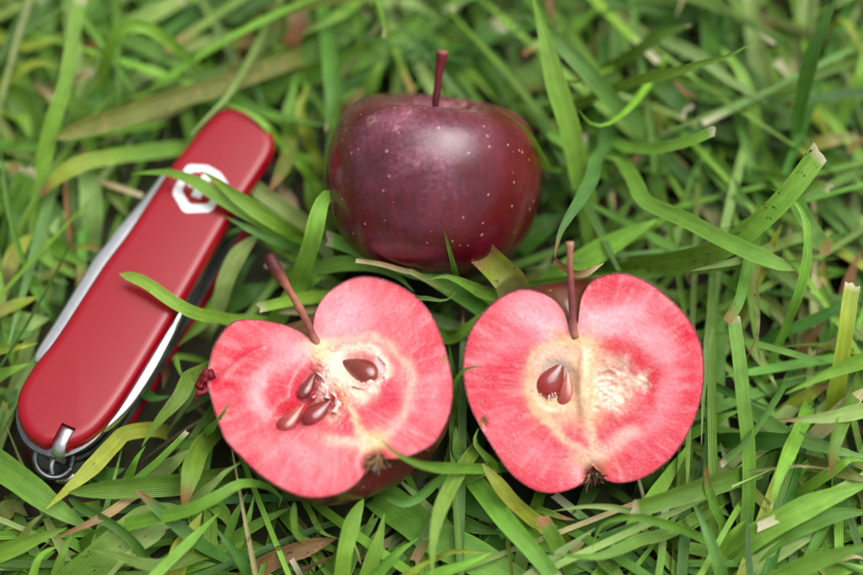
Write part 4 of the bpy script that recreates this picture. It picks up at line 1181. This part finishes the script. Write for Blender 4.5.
B(None, '32 410,220 470,310 520,400', 40, [8, 9, 8], 'p', 'p')
B(None, '32 700,330 720,230 760,120', 70, [4, 7, 8], 'g', 'p')
B(None, '32 640,430 690,400 740,380', 60, [8, 9, 8], 'y', 'p', dry='b')
B(None, '32 660,190 690,150 720,110', 36, [9, 10, 9], 'r', 'p')
B(None, '32 690,60 700,-20 690,-90', 40, [6, 8, 8], 's', 'p')
B(None, '32 820,400 840,250 850,150', 90, [6, 9, 10], 'p', 'p')
B(None, '32 230,420 300,470 360,520', 60, [4, 5, 4], 'd', 'p')
B(None, '32 150,60 200,20 260,-30', 60, [5, 7, 7], 'g', 'p')
B(None, '32 250,60 290,110 330,150', 40, [7, 8, 6], 'b', 'p')
# ---- between and below the halves
B('small hooked tip at the upper right rim of the left half', '12 800,40 850,42 22 30,50 72,42 97,12', 28, [22, 25, 26, 27], 't', 'p')
B('bright leaf in the gap between the two halves', '22 40,190 80,195 130,165 200,95', 52, [8, 12, 14, 15], 'b', 'p')
B('fine hooked blade tip overlapping the left rim of the right half', '22 96,500 90,410 104,350 140,318 205,314', 24, [8, 16, 22, 25, 26], 'b', 'p', front=True)
B(None, '22 95,430 82,320 68,228', 28, [6, 12, 16], 'b', 'p')
B(None, '22 60,110 40,160 50,220', 60, [3, 4, 4], 'd', 'p')
B(None, '22 110,560 100,480 120,430', 60, [3, 5, 5], 'g', 'p')
B('cut stub with white end left of the stalk of the left half', '12 400,35 300,50 172,78', 46, [10, 14, 17], 'b', 'c')
B(None, '12 380,90 310,92 250,100', 30, [8, 10, 11], 's', 'q')
B(None, '12 60,60 130,20 200,-20', 80, [3, 5, 5], 'd', 'p')
B(None, '12 400,-20 330,0 260,-20', 50, [6, 8, 8], 'b', 'p')
B('narrow tip just touching the left edge of the left half', '02 800,600 840,560 12 0,535 25,505 57,452', 30, [10, 15, 19, 23, 25], 'b', 'p', front=True)
B(None, '02 870,50 800,140 710,230', 62, [5, 8, 9], 'g', 'p')
B('folded blade with pointed lower end between knife and left half', '02 800,336 760,350 720,430 650,510 600,575 03 566,64', 62, [16, 20, 21, 20, 18, 16], 'g', 'p', 0.3, twist=0.3)
B(None, '02 700,270 712,320 740,380', 26, [8, 10, 9], 'g', 'p')
B(None, '02 862,380 800,440 740,500', 60, [5, 8, 8], 't', 'p')
B(None, '02 560,410 620,440 680,430', 40, [5, 6, 6], 'd', 'p')
B(None, '02 640,300 660,340 650,400', 40, [3, 4, 4], 'k', 'p')
# ---- bottom left
B('wide green blade entering from the left edge below the key ring', '03 -80,85 0,140 100,210 230,310 370,395', 108, [8, 11, 12, 11, 7], 'g', 'p', 0.1, twist=0.1)
B('yellowish blade lying across the key ring, pointing down left', '03 500,10 440,65 370,142 270,232 183,312', 64, [9, 12, 14, 14, 13], 'y', 'p', 0.2, twist=0.2)
B('broad horizontal blade with rounded left end below the key ring', '03 830,195 700,215 550,226 400,236 272,246', 92, [7, 12, 14, 15, 15], 'g', 'q', twist=0.15)
B('narrow dark stem running down right below the horizontal blade', '03 590,520 530,440 450,375 350,320 272,268', 40, [7, 11, 13, 14, 13], 'd', 'r')
B('broad blade sweeping in from the bottom left corner', '03 -60,510 0,490 120,440 270,385', 74, [8, 10, 11, 10], 'b', 'p', twist=0.2)
B('dry rolled blade with brown tip at lower left', '03 520,265 430,330 330,380 215,430', 36, [10, 13, 14, 14], 's', 'p', col2='r')
B('folded blade with brownish end pointing down, left of the left half', '03 850,10 800,70 770,140 750,220 730,305', 82, [10, 15, 18, 18, 16], 'g', 'q', 0.3, dry='b', twist=0.2)
B('thin straight stem running up right beside the key ring', '03 540,195 640,110 745,5', 30, [8, 13, 15], 'b', 'c')
B('very wide striped blade with pale streaks at the bottom, left of centre', '03 290,620 420,500 560,390 720,300', 150, [6, 9, 10, 8], 'g', 'q', 0.45, col2='p', twist=0.05)
B('light blade bending over and curling under the left half', '03 470,385 590,350 720,325 862,265 13 60,220 150,207 225,232 262,270 252,302', 52, [10, 13, 16, 19, 20, 19, 15, 10], 'b', 'p', twist=0.3)
B('dark folded blade with a yellow tip crossing the striped blade', '03 862,485 800,450 700,370 620,300 540,233', 50, [8, 12, 14, 16, 17], 'd', 'q', dry='b', twist=0.6)
B('slender blade at the bottom with its tip pointing left', '03 862,480 800,490 700,525 600,535 450,492 358,474', 54, [7, 10, 12, 13, 13, 13], 'g', 'p', 0.15)
B('yellow-mottled upright blade at the bottom, below the folded blade', '03 680,620 720,490 760,410 805,325', 84, [5, 9, 10, 9], 'y', 'p', 0.5, twist=0.1)
B(None, '03 120,620 160,500 240,455', 36, [8, 12, 13], 'b', 'p')
B(None, '03 210,600 258,475 292,395', 36, [6, 10, 11], 'b', 'p')
B(None, '03 80,440 125,372 190,318', 30, [8, 10, 10], 'o', 'p')
B('pale narrow tip tucked under the left half rim', '03 760,290 862,200 13 40,160 98,128', 36, [9, 14, 17, 18], 'p', 'p')
B(None, '03 0,330 60,300 110,340', 70, [4, 5, 4], 'o', 'p')
B(None, '03 20,430 80,410 160,420', 50, [5, 6, 5], 'y', 'p')
B(None, '03 280,540 330,500 380,460', 60, [4, 6, 6], 'd', 'p')
B(None, '03 60,570 150,510 220,480', 80, [4, 6, 6], 'g', 'p')
B(None, '03 640,160 700,120 760,70', 60, [6, 9, 9], 'p', 'p')
B(None, '03 510,190 545,110 580,60', 36, [7, 11, 12], 'g', 'p')
B(None, '03 600,570 720,540 862,530', 70, [4, 7, 7], 'g', 'p')
B(None, '03 360,150 420,170 500,150', 70, [4, 6, 6], 'd', 'p')
# ---- bottom centre
B('sharp bright blade rising to the bottom of the left half', '13 495,620 522,450 555,340 590,270', 74, [6, 12, 14, 14], 'b', 'q', twist=0.1)
B('second bright blade right of the sharp one, below the left half', '13 585,620 640,470 672,330', 58, [5, 10, 12], 'b', 'p', twist=0.1)
B('small curled blade like a comma under the left half', '13 355,438 322,410 310,350 312,283', 32, [8, 13, 16, 18], 'b', 'r', twist=0.4)
B('brown and orange withered leaf lying at the bottom edge', '13 90,600 160,555 260,502 380,460 480,428', 76, [5, 7, 8, 8, 7], 'r', 'p', 0.7, name='dead_leaf', cat='dead leaf', twist=0.3, root=False)
B('dark straight blade with tip up left at the bottom edge', '13 150,620 100,520 50,450 -10,380', 42, [7, 12, 15, 16], 'd', 'p')
B(None, '13 630,590 720,490 810,425', 46, [7, 10, 10], 'b', 'p')
B(None, '13 740,600 800,550 880,505', 42, [10, 13, 14], 'y', 'p')
B('rounded leaf tip pointing left beneath the left half skin', '23 70,170 0,220 13 840,245 760,285 678,268', 44, [10, 14, 17, 18, 18], 't', 'r', twist=0.5)
B('slender blade whose fine tip lies on the left half by its calyx', '23 195,150 100,147 0,145 13 780,122 710,85 658,35', 44, [14, 19, 24, 28, 29, 29], 'b', 'p', front=True, twist=0.3)
B('very broad ribbed blade running down right at the bottom centre', '13 670,270 770,345 862,420 23 150,490 360,620', 140, [4, 7, 8, 8, 7], 'g', 'c', twist=0.05)
B(None, '13 -20,540 120,500 300,465', 72, [5, 7, 7], 'g', 'p')
B(None, '13 90,415 200,352 300,305', 42, [6, 8, 8], 'g', 'p')
B(None, '13 45,420 85,320 125,245', 32, [6, 9, 9], 'g', 'p')
B(None, '13 115,395 135,330 152,255', 26, [6, 9, 9], 'b', 'p')
B(None, '13 200,560 280,540 340,550', 60, [4, 5, 5], 'd', 'p')
B(None, '13 440,570 560,440 650,340', 70, [3, 5, 5], 'g', 'p')
B(None, '13 330,560 420,520 480,490', 24, [8, 9, 9], 'k', 'p')
B(None, '13 380,330 420,400 490,430', 24, [7, 8, 7], 'b', 'p')
B(None, '13 690,520 770,480 862,450', 70, [3, 5, 5], 'g', 'p')
B(None, '13 560,470 570,500 578,530', 8, [12, 13, 13], 's', 'p')
B(None, '13 0,300 40,340 60,400', 60, [5, 6, 5], 'b', 'p')
B('long smooth blade crossing down right below the gap between the halves', '23 130,150 230,275 310,375 400,475 500,600', 74, [8, 12, 14, 14, 13], 'b', 'c', 0.1, twist=0.1)
B('spotted blade folded at its top, left of the bottom of the right half', '23 410,355 330,288 260,205 200,130', 58, [9, 14, 17, 18], 'y', 'q', 0.5, twist=0.2)
B('bent leaf tip between the halves above the spotted blade', '23 225,150 240,130 200,85 170,40 185,-10', 40, [14, 18, 20, 21, 20], 'g', 'p', 0.2, twist=0.9)
B('tapering blade hanging straight down below the gap, tip at the bottom edge', '23 105,170 55,260 22,350 5,450 0,600', 56, [16, 19, 20, 19, 17], 'b', 'p', twist=0.3)
B('short broad leaf deep in the gap between the halves', '23 180,125 130,105 105,70 95,-20', 68, [6, 10, 12, 12], 'g', 'p')
B(None, '23 70,230 170,300 280,370', 92, [4, 6, 5], 'd', 'p')
B('blunt brown-edged blade standing below the right half', '23 560,560 520,490 485,425 438,345', 72, [5, 11, 15, 17], 'g', 'k', 0.15, twist=0.1)
B('long spotted blade sweeping in an arc along the bottom, right of centre', '33 260,300 100,400 0,425 23 800,445 700,492 600,502 480,490', 48, [6, 10, 13, 15, 16, 15], 'g', 'p', 0.7, twist=0.3)
B('rolled blade curling down like a crook below the right half', '33 310,470 240,438 130,388 0,352 23 800,343 720,357 662,392 640,475', 34, [6, 11, 15, 18, 19, 18, 15], 'g', 'p', 0.15, twist=0.8)
B('thin pale arc of grass under the calyx of the right half', '23 870,350 760,312 620,300 480,320', 26, [10, 14, 15, 14], 'p', 'p')
B(None, '23 480,395 680,365 870,290', 62, [4, 6, 6], 'd', 'p')
B('square-cut blade with a white end below the right half', '33 470,140 385,178 200,238 0,300 23 800,312', 88, [8, 14, 17, 18, 18], 'g', 'c', twist=0.05)
B(None, '23 -20,530 60,488 120,478 215,490', 26, [11, 14, 15, 14], 'y', 'p')
B('pointed blade tip at the bottom edge crossing the ribbed blade', '23 -30,590 50,560 140,530 243,484', 46, [12, 14, 15, 15], 'b', 'p')
B(None, '23 640,500 720,430 830,360', 72, [4, 7, 8], 't', 'p')
B(None, '23 680,500 730,560 800,620', 62, [8, 9, 7], 'g', 'p', 0.5)
B(None, '23 480,330 520,345 570,355', 40, [8, 9, 8], 'g', 'p', dry='b')
B(None, '23 60,330 160,380 280,410', 60, [4, 6, 5], 'd', 'p')
B(None, '23 230,420 280,480 320,540', 60, [3, 4, 4], 'd', 'p')
B(None, '23 440,560 560,540 690,530', 70, [3, 5, 5], 't', 'p')
B(None, '23 560,480 600,430 650,390', 40, [3, 4, 4], 's', 'p')
B(None, '23 380,400 440,450 520,500', 60, [7, 9, 8], 'b', 'p')
B(None, '23 640,230 600,290 560,330', 60, [3, 4, 4], 'd', 'p')
# ---- bottom right
B('brown-tipped thin shoot standing right of the square-cut blade', '33 335,425 285,335 248,235 234,135', 34, [6, 12, 16, 20], 'g', 'q', 0.2, dry='b')
B('pointed pale-tipped blade hanging down right of the upright stem', '32 620,540 33 598,20 568,85 522,200 495,315', 62, [12, 17, 20, 20, 18], 'b', 'p', dry='w', twist=0.2)
B('bright blade with a yellow withered tip near the right edge', '32 815,460 790,520 33 765,10 745,80 732,185', 66, [18, 22, 23, 22, 19], 'b', 'q', dry='b', twist=0.2)
B('broad leaf fanning right from the base of the upright stem', '33 300,510 420,425 560,342 700,275 900,205', 98, [5, 11, 14, 15, 15], 'b', 'p', 0.1, twist=0.15)
B('lower broad leaf fanning right toward the right edge', '33 330,560 440,470 560,395 750,335 900,320', 88, [4, 9, 12, 13, 12], 'g', 'p', twist=0.2)
B('bright broad blade cutting across the bottom right corner', '33 480,610 580,560 720,505 920,445', 78, [12, 16, 18, 19], 'b', 'p', twist=0.15)
B(None, '33 370,600 450,530 560,460 720,385', 72, [5, 8, 10, 9], 'p', 'p')
B('thin twisting blade rising from the bottom edge, left of the fanning leaves', '33 310,620 280,510 250,430 215,345 178,278', 48, [8, 14, 17, 18, 18], 't', 'p', twist=0.9)
B('thread-thin straw lying near the right edge', '33 590,140 660,143 730,152', 14, [20, 21, 21], 's', 'p')
B(None, '33 400,40 500,38 570,25 620,-20', 72, [9, 12, 13, 12], 'd', 'p')
B('blue-green blade sloping to the right edge above the yellow tip', '32 430,500 500,545 33 560,10 700,62 900,110', 58, [8, 12, 14, 15, 14], 't', 'p')
B(None, '33 600,430 680,480 780,540', 92, [4, 6, 5], 't', 'p')
B(None, '33 -20,440 150,380 310,295', 56, [5, 8, 9], 'g', 'p')
B(None, '33 740,150 800,170 900,205', 62, [12, 14, 13], 'o', 'p', 0.4)
B(None, '33 430,290 460,200 490,80', 50, [4, 7, 8], 'd', 'p')
B(None, '33 570,180 630,140 690,70', 40, [6, 8, 9], 'b', 'p')
B(None, '33 640,160 620,200 670,260', 40, [6, 8, 8], 'g', 'p')
B(None, '33 300,480 350,400 400,350', 50, [8, 11, 12], 'b', 'p')
B(None, '33 780,130 820,110 880,120', 50, [16, 17, 16], 'b', 'p')
B(None, '33 700,560 780,550 880,540', 70, [8, 10, 9], 'b', 'p')
B(None, '33 60,560 120,540 230,570', 60, [4, 5, 4], 'g', 'p')
B(None, '33 20,180 60,120 110,60', 70, [3, 5, 5], 'd', 'p')
B(None, '33 120,200 160,90 180,20', 70, [4, 6, 6], 'g', 'p')
B(None, '33 220,280 290,310 330,340', 60, [4, 5, 4], 'g', 'p')
B(None, '33 190,520 100,480 20,500', 24, [4, 5, 4], 'r', 'p')
B(None, '33 780,510 830,500 880,515', 30, [9, 10, 9], 's', 'p')

def root_extension(p0, dirn, seed):
    """Carry the blade on from its first visible point down into the ground."""
    r = random.Random(seed); z = p0[2]
    d = np.array((-dirn[0], -dirn[1])); L = np.linalg.norm(d); d = d / L if L > 1e-6 else np.array((1.0, 0))
    best = None
    for k, da in enumerate((0, 0.5, -0.5, 1.0, -1.0, 1.7, -1.7, 2.6, 3.1)):
        for run in (0.9, 0.5, 0.2):
            a = math.atan2(d[1], d[0]) + da; q = np.array((math.cos(a), math.sin(a))) * (z * run + 0.002)
            end = np.array((p0[0] + q[0], p0[1] + q[1], -0.003)); mid = np.array((p0[0] + q[0] * 0.62, p0[1] + q[1] * 0.62, z * 0.5))
            bad = sum(near_solid(p0 * (1 - t) + end * t, 0.0015) for t in (0.2, 0.4, 0.6, 0.8, 1.0)) + 0.12 * k
            if not behind(mid): bad += 0.02
            if best is None or bad < best[0]: best = (bad, [end, mid])
    return best[1]

def build_traced():
    for i, (label, pts, w, z, col, tip, spot, front, twist, col2, dry, name, cat, keel, face, root) in enumerate(T_):
        px = parse(pts) if isinstance(pts, str) else pts
        S = spline(px, 18)
        zz = np.interp(np.linspace(0, 1, 18), np.linspace(0, 1, len(z)), z) / 1000.0
        P = np.array([at_z(a, b, h) for (a, b), h in zip(S, zz)])
        # keep clear of the fruit and knife
        for k in range(len(P)):
            d = ray(*S[k])
            if front:
                hit = BVH.ray_cast(CAMV, Vector(d))
                if hit[0] is not None:
                    lim = hit[3] - 0.0012
                    if np.linalg.norm(P[k] - CAM) > lim: P[k] = CAM + d * lim
        if front:
            for _ in range(3): P[1:-1] = (P[:-2] + 2 * P[1:-1] + P[2:]) / 4
        if root:
            e = root_extension(P[0], P[2] - P[0], i)
            Q = spline(np.vstack([e, P[::2], P[-1:]]) if len(P[::2]) and not np.allclose(P[::2][-1], P[-1]) else np.vstack([e, P]), 28)
        else: Q = P
        depth = (P.mean(0) - CAM) @ VIEW
        wid = w / 3.99 * depth / FPX * 1.04
        r = np.random.default_rng(900 + i)
        fc = nrm(-VIEW + 0.22 * r.normal(size=3)) if face is None else nrm(face)
        rgb = np.array(GC[col], float) * (1 + 0.05 * r.normal()) + r.normal(size=3) * 3
        V, F, C, U = blade_mesh(Q, wid, fc, tip, np.clip(rgb, 5, 250), spot, twist, i, 4, keel, None if col2 is None else GC[col2], dry)
        if label is None:
            add_stuff(V, F, C, U)
        else:
            o = make_mesh(name, V, F, M_GRASS, None, C, U)
            b0 = Q[0].copy(); o.data.transform(Matrix.Translation(-Vector(b0))); o.location = b0
            tag(o, label, cat, GROUP if name == 'grass_blade' else None)
build_traced()

def filler(n, box, lo, hi, check, seg, nx, seed, lean=(0.3, 1.25), width=(0.0018, 0.0046), zmax=0.02, straw=0.10, zt=(0.005, 0.007, 0.012)):
    r = np.random.default_rng(seed); made = 0; tries = 0
    keys = ['g', 'b', 'd', 'p', 't', 'y', 'o']; pk = np.array([0.38, 0.24, 0.18, 0.08, 0.06, 0.03, 0.03]); pk /= pk.sum()
    while made < n and tries < n * 4:
        tries += 1
        x = r.uniform(box[0], box[1]); y = r.uniform(box[2], box[3])
        if check == 'ring' and CORE[0] < x < CORE[1] and CORE[2] < y < CORE[3]: continue
        dead = r.random() < straw
        L = r.uniform(lo, hi) * (0.7 if dead else 1); az = r.uniform(0, 2 * math.pi)
        a0 = r.uniform(*lean) if not dead else r.uniform(1.1, 1.45)     # angle from the vertical at the root
        bend = r.uniform(0.05, 0.8); wob = r.normal() * 0.18
        t = np.linspace(0, 1, seg + 1); ds = L / seg
        th = np.minimum(a0 + bend * t, 1.95); aa = az + wob * t
        step = np.stack([np.sin(th) * np.cos(aa), np.sin(th) * np.sin(aa), np.cos(th)], -1) * ds
        P = np.vstack([[x, y, -0.003], np.array([x, y, -0.003]) + np.cumsum(step[1:], axis=0)])
        zm = zmax if check != 'core' else float(np.interp(P[-1][1], [-0.09, 0.0, 0.10], zt))
        P[1:, 2] = zm * np.tanh(np.maximum(P[1:, 2], 0) / zm) * r.uniform(0.6, 1.0)
        P[1:, 2] = np.maximum(P[1:, 2], 0.0015)
        if check == 'core':
            mid = P[1::2]
            if any(near_solid(p, 0.0022) for p in mid): continue
            if any(blocks_view(p) for p in mid): continue
        wd = r.uniform(*width) * (0.55 if dead else 1)
        key = keys[r.choice(len(keys), p=pk)] if not dead else ('s' if r.random() < 0.45 else ('r' if r.random() < 0.6 else 'k'))
        rgb = np.array(GC[key], float) * r.uniform(0.82, 1.12) + r.normal(size=3) * 4
        if dead: rgb *= 0.62
        side = np.array([-np.sin(az), np.cos(az), 0]); T0 = nrm(P[-1] - P[0])
        face = np.cross(side, T0) + 0.35 * r.normal(size=3); face = nrm(face if face[2] > 0 else -face)
        tip = ('p', 'p', 'p', 'q', 'q', 'p', 'r', 'r', 'c', 'k')[r.integers(10)] if not dead else 'p'
        V, F, C, U = blade_mesh(P, wd, face, tip, np.clip(rgb, 4, 250), 0.5 if r.random() < 0.10 else 0.0, r.normal() * 0.6, int(r.integers(1 << 30)), nx, 0.14,
                                GC['s'] if r.random() < 0.02 else None, 'b' if r.random() < 0.06 else None)
        add_stuff(V, F, C, U); made += 1

CORE = (-0.24, 0.24, -0.17, 0.24)
filler(2500, CORE, 0.035, 0.10, 'core', 10, 2, 21, width=(0.0012, 0.0034), straw=0.08, lean=(0.5, 1.3))
filler(1400, CORE, 0.05, 0.12, 'core', 10, 2, 31, width=(0.0011, 0.0026), straw=0.03, lean=(0.5, 1.25), zt=(0.010, 0.016, 0.025))
filler(5200, (-0.7, 0.7, -0.6, 0.8), 0.03, 0.08, 'ring', 6, 2, 22, zmax=0.035, width=(0.002, 0.005))
filler(5000, (-2.4, 2.4, -1.6, 3.0), 0.06, 0.13, 'ring', 4, 1, 23, zmax=0.05, width=(0.006, 0.012))
g = make_mesh('grass', np.vstack(STUFF[0]), STUFF[1], M_GRASS, None, np.vstack(STUFF[2]), np.vstack(STUFF[3]))
g['kind'] = 'stuff'
g['label'] = 'dense green lawn grass with scattered dry straw, filling the whole ground'
g['category'] = 'grass'
